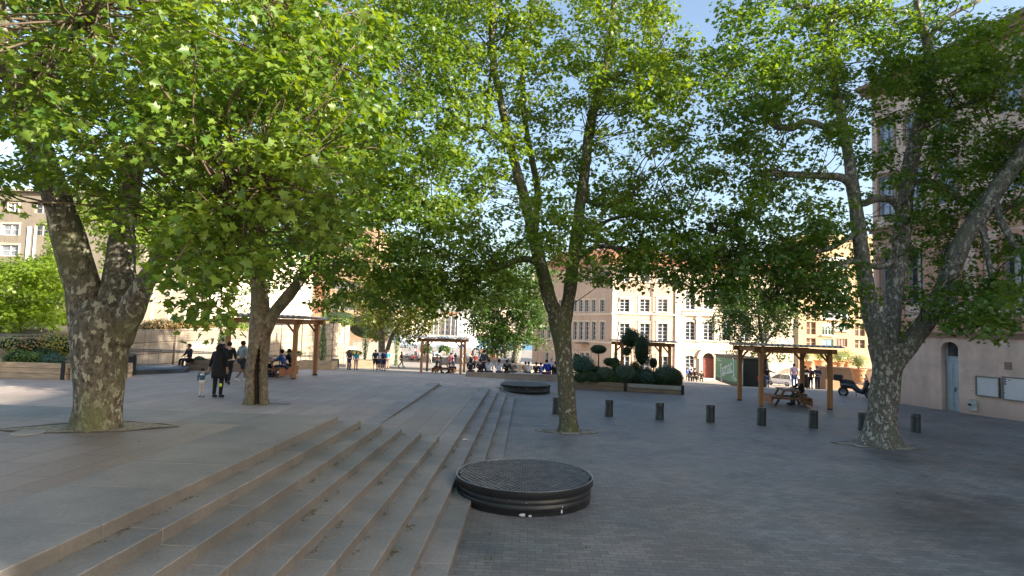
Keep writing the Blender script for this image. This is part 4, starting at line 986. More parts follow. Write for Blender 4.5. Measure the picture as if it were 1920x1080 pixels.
face_block('apartment_block','brown stone apartment block with red brick lattice panels beyond the cream building','x' and 569,700,425,104,-3,12,m_brown,wn)
# ---- sloping clad wall at the left with handrail
m_clad=brickmat('beige_panel_cladding',(.35,.285,.215),(.39,.32,.245),(.13,.10,.08),3.6,.62,.02,rough=.8,stain=.12,vertical=True,offset=0,big=.25)
A=Vector((-20.1,28,0)); B=Vector((-24.1,80,0)); dv=(B-A); LW=dv.length; an=math.atan2(dv.y,dv.x)
rw=thing('retaining_wall','long beige panelled retaining wall with handrail running away behind the left pergola','wall',(A.x,A.y,0),an)
def wtop(u): return lin(u,[0,2.6,52],[2.45,2.5,3.3])
def wbot(u): return G(A.x+dv.x*u/LW+.3,A.y+dv.y*u/LW)
mb=MB(); n=34
for i in range(n):
    u0=LW*i/n; u1=LW*(i+1)/n-.03
    for (ya,yb,dz,zf) in ((.0,.5,0,0),):
        vs=[(u0,0,wbot(u0)-.3),(u1,0,wbot(u1)-.3),(u1,.5,wbot(u1)-.3),(u0,.5,wbot(u0)-.3),(u0,0,wtop(u0)),(u1,0,wtop(u1)),(u1,.5,wtop(u1)),(u0,.5,wtop(u0))]
        mb.add(vs,[(0,3,2,1),(4,5,6,7),(0,1,5,4),(1,2,6,5),(2,3,7,6),(3,0,4,7)])
mb.build('panels',m_clad,rw)
mb=MB()
for k in range(6):
    for i in range(17):
        u0=LW*i/34; u1=LW*(i+1)/34-.05; z0=wtop(u0)-.06-.13*k; z1=wtop(u1)-.06-.13*k
        mb.add([(u0,-.05,z0-.075),(u1,-.05,z1-.075),(u1,-.001,z1-.075),(u0,-.001,z0-.075),(u0,-.05,z0),(u1,-.05,z1),(u1,-.001,z1),(u0,-.001,z0)],[(0,3,2,1),(4,5,6,7),(0,1,5,4),(1,2,6,5),(3,0,4,7)])
mb.build('slats',m_clad,rw)
mb=MB()
for dz in (1.02,.92): mb.tube([(u,-.10,wbot(u)+dz) for u in np.linspace(1,LW-6,40)],.025,6)
for u in np.linspace(3,LW-7,26): mb.tube([(u,-.1,wbot(u)+1.0),(u,.0,wbot(u)+.93)],.02,5)
mb.build('handrail',m_cast,rw,fix=False)
mb=MB()
for i in range(0,n,4): u=LW*i/n; mb.box(u-.06,-.07,wbot(u)-.2,u+.06,-.002,wtop(u)+.05)
mb.build('joint_posts',M('dark_brown_post',(.10,.075,.05),.8),rw)
# earth terrace on top behind the wall
mb=MB()
xs=[-60,-21];
vs=[(-60,20,1.7),(-30,25.9,1.8),(-20.6,28.3,2.35),(-24.6,79.8,3.15),(-60,79.8,3.0)]
mb.add(vs+[(x,y,-3) for x,y,z in vs],[(0,1,2,3,4),(0,5,6,1),(1,6,7,2),(2,7,8,3),(3,8,9,4),(4,9,5,0)]); tag(mb.build('upper_ground',m_soil),kind='structure')
# low far walls closing the plaza on the left
def wallseg(label,a,b_,h,th,mat,z0=None,cat='wall',name='low_wall'):
    a=Vector(a);b_=Vector(b_); d=b_-a; L_=d.length; za,zb=G(a.x,a.y),G(b_.x,b_.y)
    t=thing(name,label,cat,(a.x,a.y,min(za,zb)),math.atan2(d.y,d.x)); zr_=min(za,zb)
    mb=MB(); vs=[(0,0,za-zr_-.3),(L_,0,zb-zr_-.3),(L_,th,zb-zr_-.3),(0,th,za-zr_-.3),(0,0,za-zr_+h),(L_,0,zb-zr_+h),(L_,th,zb-zr_+h),(0,th,za-zr_+h)]
    mb.add(vs,[(0,3,2,1),(4,5,6,7),(0,1,5,4),(1,2,6,5),(2,3,7,6),(3,0,4,7)]); mb.build('wall_face',mat,t)
    mb=MB(); vs=[(-.05,-.06,za-zr_+h),(L_+.05,-.06,zb-zr_+h),(L_+.05,th+.06,zb-zr_+h),(-.05,th+.06,za-zr_+h)]; vs+=[(x,y,z+.1) for x,y,z in vs]
    mb.add(vs,[(0,3,2,1),(4,5,6,7),(0,1,5,4),(1,2,6,5),(2,3,7,6),(3,0,4,7)]); mb.build('coping',m_stone,t); return t
wallseg('plain grey wall behind the ivy covered posts beyond the sloping clad wall',(-24.2,82),(-17.5,82),3.0,.4,m_cement)
mb=MB(); mb.box(0,-.05,0,1.25,-.001,.85); o=mb.build('notice_board',m_white); o.location=(P(651,666,81.9).x,81.94,P(651,661,81.9).z); tag(o,'blank white board on the plain grey wall left of the far ivy post','notice board')

sw_=thing('slatted_wall','dark slatted timber wall behind the left edge planter','wall',(-30,25.2,.3),math.atan2(2.7,9.9))
mb=MB()
for k in range(11): mb.box(0,0,.0+k*.165,10.25,.06,.13+k*.165)
mb.build('slats',m_woodp,sw_); mb=MB(); mb.box(0,.07,-.3,10.2,.2,1.8); mb.build('backing',m_cement,sw_)

# unseen block added behind the pink building to shade the plaza's right side
nb=thing('added_shade_building','added unseen sand coloured block behind the pink building that shades the plaza','building',(31,37.5,-1.2),math.radians(10))
mb=MB(); hs=[[1.5+i*2.6,z,2.6+i*2.6,z+1.9,0] for i in range(5) for z in (2.2,5.6,9)]; wall_with_holes(mb,0,14.5,-2,12.5,hs,depth=.3); boxed(mb,0,14.5,8,-2,12.5); mb.build('wall',m_sand,nb)
for h in hs: window(nb,h,m_wframe,m_glass,2,3,.2,.05)
mb=MB(); mb.box(-.4,-.5,12.501,14.9,8.4,12.8); mb.build('roof',m_tile,nb)
# ---------------------------------------------------------------- stone benches, planters
def slabbench(label,a,b_,h,dp,mat,seg=2.2,name='stone_bench'):
    a=Vector(a);b_=Vector(b_); d=b_-a; L_=d.length; z=min(G(a.x,a.y),G(b_.x,b_.y))
    t=thing(name,label,'bench',(a.x,a.y,z),math.atan2(d.y,d.x),'stone benches in the plaza')
    mb=MB(); n=max(1,int(L_/seg))
    for i in range(n): mb.bev(L_*i/n+.004,0,-.3,L_*(i+1)/n-.004,dp,h-.07,.01)
    mb.build('base',mat,t)
    mb=MB()
    for i in range(n): mb.bev(L_*i/n+.003,-.02,h-.0695,L_*(i+1)/n-.003,dp+.02,h,.012)
    mb.build('seat',m_stonel if mat is m_stonel else m_stone,t); return t
pa=PG(873,706); pb_=PG(1045,713)
SB=slabbench('long pinkish stone bench with people sitting along it behind the far vent seat',(pa.x,pa.y),(pa.x+5.75,pa.y-.2),.42,.55,m_stone)
bz=SB.location.z+.42
a=P(955,688,42.5); slabbench('pale sunlit stone bench behind the long pinkish one',(a.x,42.5),(a.x+4.3,42.4),.45,.6,m_stonel)
t=thing('stone_back_wall','low sunlit rough stone wall with pale coping behind the stone benches','wall',(P(947,676,47).x,47,G(-1.5,47)),0)
mb=MB(); mb.box(0,0,-.3,4.9,.35,.95); mb.box(5.15,0,-.3,5.95,.35,.72); mb.build('rubble',brickmat('rubble_stone',(.52,.44,.33),(.60,.52,.40),(.35,.29,.21),.45,.25,.03,vertical=True,stain=.3),t)
mb=MB(); mb.bev(-.1,-.08,.951,4.98,.43,1.06,.015); mb.bev(5.1,-.08,.721,6.05,.43,.83,.015); mb.build('coping',m_stonel,t)
wallseg('low grey wall far down the plaza with people sitting along it',(-21,100),(-1,100),.9,.6,m_cement)
def planter(label,a,b_,dp,h,mat,rows=3,posts=(0,),soil=True,panel=None,group='timber planters on the plaza'):
    a=Vector(a);b_=Vector(b_); d=b_-a; L_=d.length; z=min(G(a.x,a.y),G(b_.x,b_.y))
    t=thing('timber_planter',label,'planter',(a.x,a.y,z),math.atan2(d.y,d.x),group); th=.07
    mb=MB()
    for r in range(rows):
        z0=h*r/rows+.005; z1=h*(r+1)/rows-.008; j=RD.uniform(-.006,.006)
        nb=max(1,int(L_/2.1))
        for i in range(nb):
            mb.bev(L_*i/nb+.004,j,z0,L_*(i+1)/nb-.004,th+j,z1,.008); mb.bev(L_*i/nb+.004,dp-th,z0,L_*(i+1)/nb-.004,dp,z1,.008)
        mb.bev(0,th+.001,z0,th,dp-th-.001,z1,.008); mb.bev(L_-th,th+.001,z0,L_,dp-th-.001,z1,.008)
    mb.box(th+.02,th+.02,-.2,L_-th-.02,dp-th-.02,h*.5)
    mb.build('boards',mat,t)
    mb=MB()
    for x in posts: mb.bev(x-.06,-.035,-.1,x+.10,-.002,h+.03,.008)
    mb.build('corner_posts',m_black,t)
    s=MB(); nx,ny=10,4
    vs=[(th+.01+(L_-2*th-.02)*i/nx,th+.01+(dp-2*th-.02)*j/ny,h*.86+RD.uniform(-.03,.04)) for j in range(ny+1) for i in range(nx+1)]
    s.add(vs,[(j*(nx+1)+i,j*(nx+1)+i+1,(j+1)*(nx+1)+i+1,(j+1)*(nx+1)+i) for j in range(ny) for i in range(nx)]); s.build('soil_fill',m_soil,t,fix=False)
    if panel:
        q=MB(); q.bev(panel[0],-.03,h*.52,panel[1],-.003,h*.98,.006); q.build('pale_board',m_cement,t)
    return t
p1=planter('broad brown planter full of clipped round shrubs in the middle of the plaza',(2.5,32.9),(8.25,31.5),3.0,.45,m_woodp,2,(2.9,5.85),panel=(3.05,5.8))
p2=planter('low pale timber planter with leafy plants at the left edge',(-23.5,23.1),(-18.35,23.35),1.7,.66,m_woodl,3,(5.0,))
p3=planter('short pale timber planter end right of the dark corner post at the left edge',(-18.25,23.4),(-16.6,23.8),1.5,.62,m_woodl,3,())
p4=planter('small timber planter box behind the couple with the child',(-17.6,30.3),(-14.9,30.0),1.2,.55,m_woodp,3,())
a=PG(548,687); b_=PG(590,688)
p5=planter('sunlit timber planter with flowers right behind the left pergola',(-17.6,45),(-14.8,45),1.4,.62,m_woodl,3,())
p6=planter('far sunlit timber planter at the ivy covered post',(-17.4,57),(-14.6,57),1.4,.75,m_woodl,3,())
# ---------------------------------------------------------------- small foliage plants
def bush(name,label,cat,c,r,mat,n=500,leaf=.05,group=None,kind='q',stem=None,lobes=1,noisy=.12,shell=True,core=None):
    """plant made of small leaves over and inside a lobed body"""
    t=thing(name,label,cat,c,0,group); c0=np.zeros(3)
    ls=[(np.array([0,0,r[2]]),np.array(r,float))]
    for k in range(lobes-1):
        a=NR.rand()*6.28; q=NR.uniform(.35,.6); ls.append((np.array([r[0]*q*math.cos(a),r[1]*q*math.sin(a),r[2]*NR.uniform(.6,1.35)]),np.array(r)*NR.uniform(.45,.7)))
    C_=[];N_=[]
    for c_,rr in ls:
        m_=max(20,int(n*np.prod(rr)**(2/3)/np.prod(np.array(r))**(2/3)/ (1 if lobes==1 else 1.6)))
        d=NR.normal(size=(m_,3)); d/=np.linalg.norm(d,axis=1,keepdims=True)
        q=1+NR.normal(size=(m_,1))*noisy*.4-(NR.rand(m_,1)**3)*(.45 if shell else .9)
        p=c_+d*rr*q; k=p[:,2]>-.02; C_.append(p[k]); N_.append((d+NR.normal(size=(m_,3))*.5)[k])
    C_=np.concatenate(C_); N_=np.concatenate(N_)
    leaves('foliage',C_,N_,NR.uniform(leaf*.7,leaf*1.3,len(C_)),mat,t,kind)
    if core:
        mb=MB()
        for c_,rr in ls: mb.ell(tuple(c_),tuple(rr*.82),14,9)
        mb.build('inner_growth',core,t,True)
    if stem: mb=MB(); mb.tube([(0,0,-stem),(0.02,0,-stem*.4),(0,0,r[2]*.5)],[.05,.035,.03],7); mb.build('stem',twigm,t,True)
    return t
g_dark=leafmat('dark_clipped_box',(.018,.045,.015),(.035,.07,.02),.15,.6)
g_grey=leafmat('grey_green_clipped_shrub',(.05,.09,.055),(.085,.13,.08),.15,.6)
g_blue=leafmat('blue_green_feathery_shrub',(.03,.085,.065),(.05,.12,.09),.2,.6)
g_mid=leafmat('mid_green_bush',(.05,.11,.025),(.09,.16,.035),.35)
g_yel=leafmat('yellow_green_hedge',(.20,.22,.04),(.30,.26,.07),.35)
g_rus=leafmat('rusty_green_creeper',(.14,.15,.04),(.30,.17,.08),.3)
g_olive=leafmat('silver_olive_leaves',(.16,.20,.09),(.26,.29,.15),.3)
g_lime=leafmat('lime_green_leaves',(.12,.20,.02),(.20,.28,.03),.45)
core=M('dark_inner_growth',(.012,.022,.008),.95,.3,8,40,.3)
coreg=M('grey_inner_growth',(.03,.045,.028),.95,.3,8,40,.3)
def shrub(px,py_top,py_bot,wpx,D,lab,mat,leaf=.045,cr=core,name='clipped_shrub',n=None,stem=None,lobes=1,noisy=.14,cat='shrub',grp='shrubs in the broad brown planter'):
    """placed by where it stands in the planter; sized from its outline"""
    top=P(px,py_top,D); bot=P(px,py_bot,D); rx=wpx/2*D/F; rz=(top.z-bot.z)/2
    n=n or int(min(5200,max(250,2.1*4*math.pi*(max(rx,rz)**2)/(leaf*leaf*.5))))
    return bush(name,lab,cat,(bot.x,D,bot.z),(rx,rx*.95,rz),mat,n,leaf,grp,'q',stem,lobes,noisy,True,cr)
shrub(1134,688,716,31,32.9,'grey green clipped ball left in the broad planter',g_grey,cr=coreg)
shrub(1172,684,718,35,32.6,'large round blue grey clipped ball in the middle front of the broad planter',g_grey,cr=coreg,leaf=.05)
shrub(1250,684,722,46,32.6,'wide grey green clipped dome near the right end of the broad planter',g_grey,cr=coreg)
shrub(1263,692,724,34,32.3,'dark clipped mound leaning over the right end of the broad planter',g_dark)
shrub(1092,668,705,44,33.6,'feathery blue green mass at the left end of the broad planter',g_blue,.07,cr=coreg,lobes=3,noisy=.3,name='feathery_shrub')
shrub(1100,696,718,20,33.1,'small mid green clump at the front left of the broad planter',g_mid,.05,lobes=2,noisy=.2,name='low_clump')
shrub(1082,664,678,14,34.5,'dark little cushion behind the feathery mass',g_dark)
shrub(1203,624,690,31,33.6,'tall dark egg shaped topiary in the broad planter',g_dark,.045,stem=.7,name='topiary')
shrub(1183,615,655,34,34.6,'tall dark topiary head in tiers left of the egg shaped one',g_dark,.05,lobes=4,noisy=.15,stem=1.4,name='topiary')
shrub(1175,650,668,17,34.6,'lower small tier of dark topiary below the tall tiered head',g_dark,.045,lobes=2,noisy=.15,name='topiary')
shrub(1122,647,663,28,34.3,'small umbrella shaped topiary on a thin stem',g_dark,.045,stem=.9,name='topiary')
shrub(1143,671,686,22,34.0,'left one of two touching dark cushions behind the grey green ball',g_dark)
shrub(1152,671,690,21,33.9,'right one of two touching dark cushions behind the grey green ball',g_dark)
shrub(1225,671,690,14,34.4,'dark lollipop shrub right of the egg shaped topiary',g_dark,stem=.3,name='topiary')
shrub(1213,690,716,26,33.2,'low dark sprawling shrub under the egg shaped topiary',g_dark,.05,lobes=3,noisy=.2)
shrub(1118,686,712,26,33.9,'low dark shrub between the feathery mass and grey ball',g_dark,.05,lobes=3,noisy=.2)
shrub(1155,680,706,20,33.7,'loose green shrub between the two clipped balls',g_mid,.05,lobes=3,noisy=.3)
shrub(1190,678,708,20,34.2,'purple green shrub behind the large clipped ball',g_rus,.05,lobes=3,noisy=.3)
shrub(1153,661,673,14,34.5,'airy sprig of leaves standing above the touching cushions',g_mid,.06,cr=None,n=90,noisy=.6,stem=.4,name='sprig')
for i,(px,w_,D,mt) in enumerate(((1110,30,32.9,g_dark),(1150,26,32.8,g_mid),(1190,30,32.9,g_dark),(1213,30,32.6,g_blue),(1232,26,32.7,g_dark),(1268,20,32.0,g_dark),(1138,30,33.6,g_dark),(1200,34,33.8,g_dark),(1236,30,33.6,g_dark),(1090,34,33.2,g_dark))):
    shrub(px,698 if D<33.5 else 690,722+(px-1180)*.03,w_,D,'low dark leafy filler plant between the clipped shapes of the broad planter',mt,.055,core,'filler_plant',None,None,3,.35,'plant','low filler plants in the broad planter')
def grp_plants(lst,grp):
    for (px,yt,yb,w_,D,lab,mt,leaf,lobes,nz,n) in lst:
        shrub(px,yt,yb,w_,D,lab,mt,leaf,None if mt in (g_yel,g_rus,g_mid,g_lime) and False else (coreg if mt in (g_blue,g_grey) else core),'bush',n,None,lobes,nz,'bush',grp)
grp_plants([(30,655,685,40,23.9,'dark green leafy plant at the left end of the left edge planter',g_mid,.09,4,.4,900),
(62,660,686,36,24.0,'bushy green plant in the middle of the left edge planter',g_mid,.09,4,.4,900),
(100,664,687,40,24.0,'blue green plant at the right end of the left edge planter',g_blue,.08,4,.4,900),
(85,648,675,50,25.2,'dark mound behind the left edge planter',g_dark,.08,4,.3,900)],'plants in the left edge planter')
grp_plants([(55,630,672,60,25.2,'bronze green hedge section behind the left edge planter',g_rus,.08,4,.3,1400),
(103,627,672,70,25.8,'bright yellow green sunlit hedge left of the thick trunk',g_yel,.08,5,.3,2600),
(20,630,660,50,25.0,'pale flowering hedge top at the left edge',g_olive,.08,4,.3,900)],'hedges behind the left edge planter')
def creeper(px,y0,y1,w_,D,lab,mt,n=900): shrub(px,y0,y1,w_,D,lab,mt,.11,core,'creeper',n,None,5,.35,'creeper','creepers spilling over the clad wall')
creeper(300,600,624,70,34,'rusty green creeper at the near end of the clad wall top',g_rus,1500)
creeper(345,598,622,90,38,'wide rusty pink creeper on the clad wall top',g_rus,1700)
creeper(430,603,622,80,44,'bright green bush on the clad wall top behind the left pergola',g_lime,1500)
creeper(398,606,668,50,40.3,'dark green bush hanging down over the clad wall behind the adult in black',g_dark,2600)
creeper(575,604,612,60,68,'dry brownish creeper along the far end of the clad wall',g_rus,700)
creeper(640,596,612,50,76,'green creeper at the far corner of the clad wall',g_lime,900)
creeper(690,584,640,90,92,'dark green hedge beyond the end of the clad wall',g_dark,2600)
creeper(635,582,604,70,92,'sunlit green bushes above the end of the clad wall',g_mid,1500)
grp_plants([(553,657,668,34,45.8,'grey green plants in the sunlit planter behind the left pergola',g_olive,.09,4,.4,500),
(662,655,668,34,57.8,'yellowish plants in the far planter at the ivy covered post',g_yel,.1,4,.4,500),
(374,668,679,22,30.6,'blue green plant beside the seated person in the small planter box',g_blue,.08,3,.4,300)],'plants in the sunlit planters')
# ivy covered posts
for px,yt,yb,D,lab in ((604,584,672,49,'ivy covered post right of the left pergola'),(684,584,670,60,'ivy covered post in front of the plain grey wall'),(743,606,668,72,'thin ivy covered post left of the middle pergola')):
    b=P(px,yb,D); b.z=G(b.x,b.y); h=P(px,yt,D).z-b.z; t=thing('ivy_post',lab,'post',b,0,'ivy covered posts')
    mb=MB(); mb.tube([(0,0,0),(0,0,h+.3)],[.07,.05],8); mb.build('pole',m_cast,t,True)
    n=1300; z=NR.rand(n)*h; a=NR.rand(n)*6.28; rr=.16+.10*np.sin(z*1.7+D)+.08*NR.rand(n)+.10*np.maximum(0,1-z/1.0)
    Cn=np.stack([rr*np.cos(a),rr*np.sin(a),z],1); leaves('ivy',Cn,np.stack([np.cos(a),np.sin(a),.5+0*a],1)+NR.normal(size=(n,3))*.4,NR.uniform(.07,.13,n),g_mid,t,'q')
# ---------------------------------------------------------------- background trees
lfb=leafmat('far_plane_leaves',(.08,.115,.018),(.16,.18,.03),.42)
lfd=leafmat('far_dark_leaves',(.03,.07,.014),(.06,.11,.02),.32)
def btree(label,base,h0,trunk,regions,mt,leaf=.3,per=52,rs=1.1,bm=bark4,name='plane_tree',grp='trees further down the plaza'):
    t=thing(name,label,'tree',base,0,grp); mb=MB(); sk=[]
    for i,sp in enumerate(trunk): sk+=limb(mb,sp,60+i,9,.08,k=3)
    mb.build('trunk',bm,t,True,off=tuple(base)); return crown(t,sk[2:],regions,mt,twigm,base,leaf=(leaf*.7,leaf*1.2),per=int(per*1.7),rs=rs,kind='q' if leaf>.22 else 'maple',twr=(.03,.012),flat=.7,dens=1.1)
D=64; b=P(718,668,D); b.z=G(b.x,D)
btree('yellowish plane tree with pale trunk in front of the brown apartment block',b,0,[[(716,690,D,16),(716,640,D,14),(712,600,D,13),(704,560,D,10),(700,520,D,7),(705,470,D,5)],[(722,672,D+1,10),(735,630,D+1,8),(755,600,D+1,6),(770,570,D+1,4)],[(714,610,D,7),(740,570,D-1,5),(760,520,D-1,4)]],
 [(720,560,60,50,D-5,D+5,62),(770,570,50,55,D-5,D+5,44),(690,540,30,60,D-4,D+4,20),(740,500,80,60,D-5,D+5,50),(700,600,30,16,D-3,D+3,7),(790,600,30,26,D-3,D+3,14),(755,620,40,20,D-3,D+3,16),(700,625,26,16,D-3,D+3,6),(730,540,70,60,D-5,D+5,40)],lfb,.30,34,1.15)
D=56; b=P(972,668,D); b.z=G(b.x,D)
btree('dense dark plane tree with leaning pale trunk left of the corner building',b,0,[[(966,680,D,22),(974,640,D,19),(984,600,D,17),(992,560,D,14),(998,520,D,10),(1000,460,D,6)],[(950,672,D+2,10),(944,640,D+2,9),(936,600,D+2,7),(930,560,D+2,5)],[(936,675,D+3,7),(925,640,D+3,6),(915,610,D+3,4)]],
 [(945,600,64,50,D-4,D+5,100),(960,550,70,50,D-5,D+5,64),(1000,560,36,46,D-5,D+3,30),(915,600,26,34,D-3,D+4,18),(985,500,60,50,D-5,D+5,40),(935,640,40,20,D-2,D+4,24),(925,560,50,60,D-4,D+4,30),(1004,620,18,30,D-4,D,8)],lfd,.26,36,1.0)
D=58; b=P(1437,700,D); b.z=G(b.x,D)
btree('slender young plane tree with leaning trunk behind the right pergola',b,0,[[(1442,712,D,10),(1437,680,D,8),(1431,650,D,7),(1425,610,D,6),(1420,570,D,5),(1418,530,D,3)],[(1431,650,D,5),(1460,610,D,4),(1480,580,D,3)],[(1430,640,D,5),(1395,610,D,4),(1370,590,D,3)]],
 [(1420,590,70,50,D-4,D+4,92),(1370,600,36,36,D-4,D+3,28),(1470,590,36,40,D-4,D+3,28),(1410,560,60,36,D-4,D+4,32),(1400,650,36,14,D-3,D+3,8),(1440,660,34,12,D-2,D+2,6),(1365,636,20,12,D-2,D+2,5)],lfd,.24,32,.85)
D=38; b=P(60,640,D); b.z=2.4
btree('light green sunlit tree behind the hedge at the left edge',b,0,[[(75,650,D,8),(78,600,D,7),(70,560,D,6),(60,500,D,4)],[(100,640,D,6),(104,600,D,5),(112,560,D,4)],[(30,650,D,6),(25,600,D,5),(10,560,D,4)]],
 [(30,540,60,60,D-4,D+3,72),(85,540,50,60,D-4,D+3,66),(60,590,80,20,D-4,D+2,36),(115,500,30,50,D-3,D+3,20),(-30,560,60,60,D-3,D+3,36),(100,440,30,26,D-3,D+3,9)],g_lime,.2,34,.75,name='broadleaf_tree')
D=40; b=P(212,640,D); b.z=2.5
btree('sunlit lime green tree seen through the fork of the thickest plane tree',b,0,[[(212,645,D,9),(212,590,D,8),(215,520,D,7),(225,450,D,5),(235,390,D,3)],[(214,540,D,5),(260,480,D,4),(300,430,D,3)]],[(222,430,46,80,D-3,D+3,60),(300,415,55,48,D-3,D+3,44),(180,380,60,60,D-3,D+3,36),(330,350,60,50,D-3,D+3,30)],g_lime,.2,34,.75,name='broadleaf_tree')
D=46; b=P(628,700,D)
def cyp():
    pass
b=Vector((P(622,600,49).x-.4,49.4,G(-15,49)))
# young tree behind the left pergola
D=47; b=P(475,640,D); b.z=2.6
btree('small sunlit tree whose thin trunk rises behind the left pergola roof',b,0,[[(456,640,D,6),(470,600,D,5),(474,560,D,4),(478,520,D,3)]],[(470,560,36,30,D-2,D+2,14),(440,540,30,26,D-2,D+2,8)],g_mid,.2,26,.7,name='broadleaf_tree')
# ---------------------------------------------------------------- pergolas and picnic tables
def pergola():
    t=thing('timber_pergola','','pergola',(0,0,0),0,'timber pergolas with corrugated roofs'); W_,Dp,Hh=3.05,2.7,2.42
    for x in(0,W_):
        for y in(0,Dp):
            mb=MB(); mb.bev(x-.09,y-.09,.06,x+.09,y+.09,Hh+.05,.012); p=mb.build('post',m_wood,t)
            mb=MB(); mb.box(x-.11,y-.11,-.02,x+.11,y+.11,.015); mb.box(x-.07,y-.07,.015,x+.07,y+.07,.061); mb.build('post_foot',m_black,p)
    for y in(0,Dp):
        mb=MB(); mb.bev(-.32,y-.115,Hh+.0,W_+.32,y-.0905,Hh+.24,.004) if False else mb.bev(-.32,y-.05,Hh+.051,W_+.32,y+.05,Hh+.27,.012); mb.build('beam',m_woodh,t)
    for x in(0,W_):
        mb=MB(); mb.bev(x-.05,-.30,Hh+.06,x+.05,Dp+.30,Hh+.255,.012) ; mb.build('side_beam',m_wood,t)
    for x in np.linspace(.6,W_-.6,4): mb=MB(); mb.bev(x-.035,-.051+.102,Hh+.1,x+.035,Dp-.051,Hh+.25,.006); mb.build('rafter',m_wood,t)
    for x,sx in((0,1),(W_,-1)):
        for y,sy in((0,1),(Dp,-1)):
            mb=MB(); mb.tube([(x+sx*.08,y,Hh-.33),(x+sx*.42,y,Hh+.06)],.05,4); mb.build('brace',m_wood,t)
            mb=MB(); mb.tube([(x,y+sy*.08,Hh-.33),(x,y+sy*.42,Hh+.06)],.05,4); mb.build('brace',m_wood,t)
    mb=MB(); n=int((W_+.9)/.25)*8; ys=(-.46,Dp+.46); vs=[]
    for j,y in enumerate(ys):
        for i in range(n+1):
            x=-.45+(W_+.9)*i/n; z=Hh+.34+.05*math.sin(2*math.pi*x/.25)+.05*(1-j); vs+=[(x,y,z),(x,y,z+.012)]
    k=(n+1)*2
    for i in range(n):
        a=2*i; mb.f+=[(a,a+2,k+a+2,k+a),(a+1,k+a+1,k+a+3,a+3),(a,a+1,a+3,a+2),(k+a,k+a+2,k+a+3,k+a+1)]; mb.m+=[0]*4
    mb.v=vs; mb.build('corrugated_roof',m_roofc,t,True); return t
pg=pergola(); z=gc(27.5); pg.location=(10.55,27.1,z-.01); pg['label']='right timber pergola with grey corrugated roof over a picnic table'
copy_tree(pg,(-13.42,26.35,ga(27)-.02),0,'left timber pergola partly behind the hollow trunk')
q=P(789.5,698,46); copy_tree(pg,(q.x,46,G(q.x,46)-.05),0,'small looking timber pergola far off in the sun at the centre')
q=P(1165,690,39); copy_tree(pg,(6.15,38.6,gc(39)-.02),0,'timber pergola mostly hidden behind the tall clipped shrubs')
def picnic():
    t=thing('picnic_table','','picnic table',(0,0,0),0,'timber picnic tables under the pergolas')
    mb=MB()
    for k in range(5): mb.bev(-.9,-.37+.15*k,.71,.9,-.23+.15*k,.75,.006)
    mb.build('tabletop',m_table,t)
    for s in(-1,1):
        mb=MB()
        for k in range(2): mb.bev(-.9,s*.72-.145+.15*k,.42,.9,s*.72-.005+.15*k,.46,.006)
        bn=mb.build('bench_seat',m_table,t)
        mb=MB(); mb.bev(-.88,s*.855-.02,.08,.88,s*.855+.02,.415,.006); mb.build('skirt_board',M('bright_orange_board',(.34,.13,.05),.7,.15,2,40,.2),bn)
    for x in(-.62,.62):
        mb=MB()
        mb.tube([(x,-.28,.705),(x,-.66,0)],.055,4); mb.build('leg',m_table,t); mb=MB(); mb.tube([(x,.28,.705),(x,.66,0)],.055,4); mb.build('leg',m_table,t)
        mb=MB(); mb.bev(x-.03,-.84,.32,x+.03,.84,.415,.006); mb.build('crossbar',m_table,t)
    return t
pt=picnic(); pt.location=(12.25,28.3,gc(28.3)); pt.rotation_euler.z=math.radians(78); pt['label']='picnic table with a dark clothed person under the right pergola'
copy_tree(pt,(-11.9,27.6,ga(27.6)),math.radians(84),'picnic table with a person in blue under the left pergola')
q=P(834,698,48); copy_tree(pt,(q.x,47.6,G(q.x,47.6)),math.radians(90),'picnic table with two people under the far centre pergola')
# ---------------------------------------------------------------- kiosk
ks=thing('advert_kiosk','dark green kiosk with a bright green advert side left of the right pergola','kiosk',(18.75,52,G(18.75,52)),math.radians(-4))
m_kio=M('very_dark_green_metal',(.007,.012,.012),.45,.2,3,30,.05)
mb=MB(); mb.bev(0,0,-.25,1.95,10,2.32,.03); mb.build('body',m_kio,ks)
mb=MB(); mb.bev(-.10,-.1,2.321,2.05,10.1,2.45,.02); mb.build('roof',m_kio,ks)
mb=MB(); mb.bev(.18,-.04,.0,1.75,-.002,2.1,.01); d_=mb.build('door',M('dark_green_door',(.008,.013,.013),.4,.2),ks)
mb=MB(); mb.box(1.5,-.09,1.0,1.56,-.041,1.15); mb.build('handle',m_rim,d_)
m_adv=M('bright_green_poster',(.045,.26,.12),.5,.15,.4,20,0)
mb=MB(); mb.box(-.03,1.0,.1,-.002,9.6,2.2); adv=mb.build('poster',m_adv,ks)
mb=MB(); mb.box(-.03,.15,.15,-.002,.8,2.0); mb.build('side_poster',M('pale_poster_strip',(.40,.45,.38),.5,.4,2),ks)
def text(body,size,loc,rot,mat,parent,shear=0,name='lettering',ext=.004):
    cu=bpy.data.curves.new(name,'FONT'); cu.body=body; cu.size=size; cu.extrude=ext; cu.shear=shear; cu.align_x='CENTER'; cu.align_y='CENTER'
    o=bpy.data.objects.new(name,cu); COL.objects.link(o); dg=bpy.context.evaluated_depsgraph_get(); me=bpy.data.meshes.new_from_object(o.evaluated_get(dg)); bpy.data.objects.remove(o)
    me.materials.clear(); me.materials.append(mat); o=bpy.data.objects.new(name,me); COL.objects.link(o); o.location=loc; o.rotation_euler=rot; o.parent=parent; return o
rx=(math.pi/2,0,-math.pi/2)
text('[smac]',1.9,(-.036,5.3,1.25),(math.pi/2,math.radians(-11),-math.pi/2),m_white,ks)
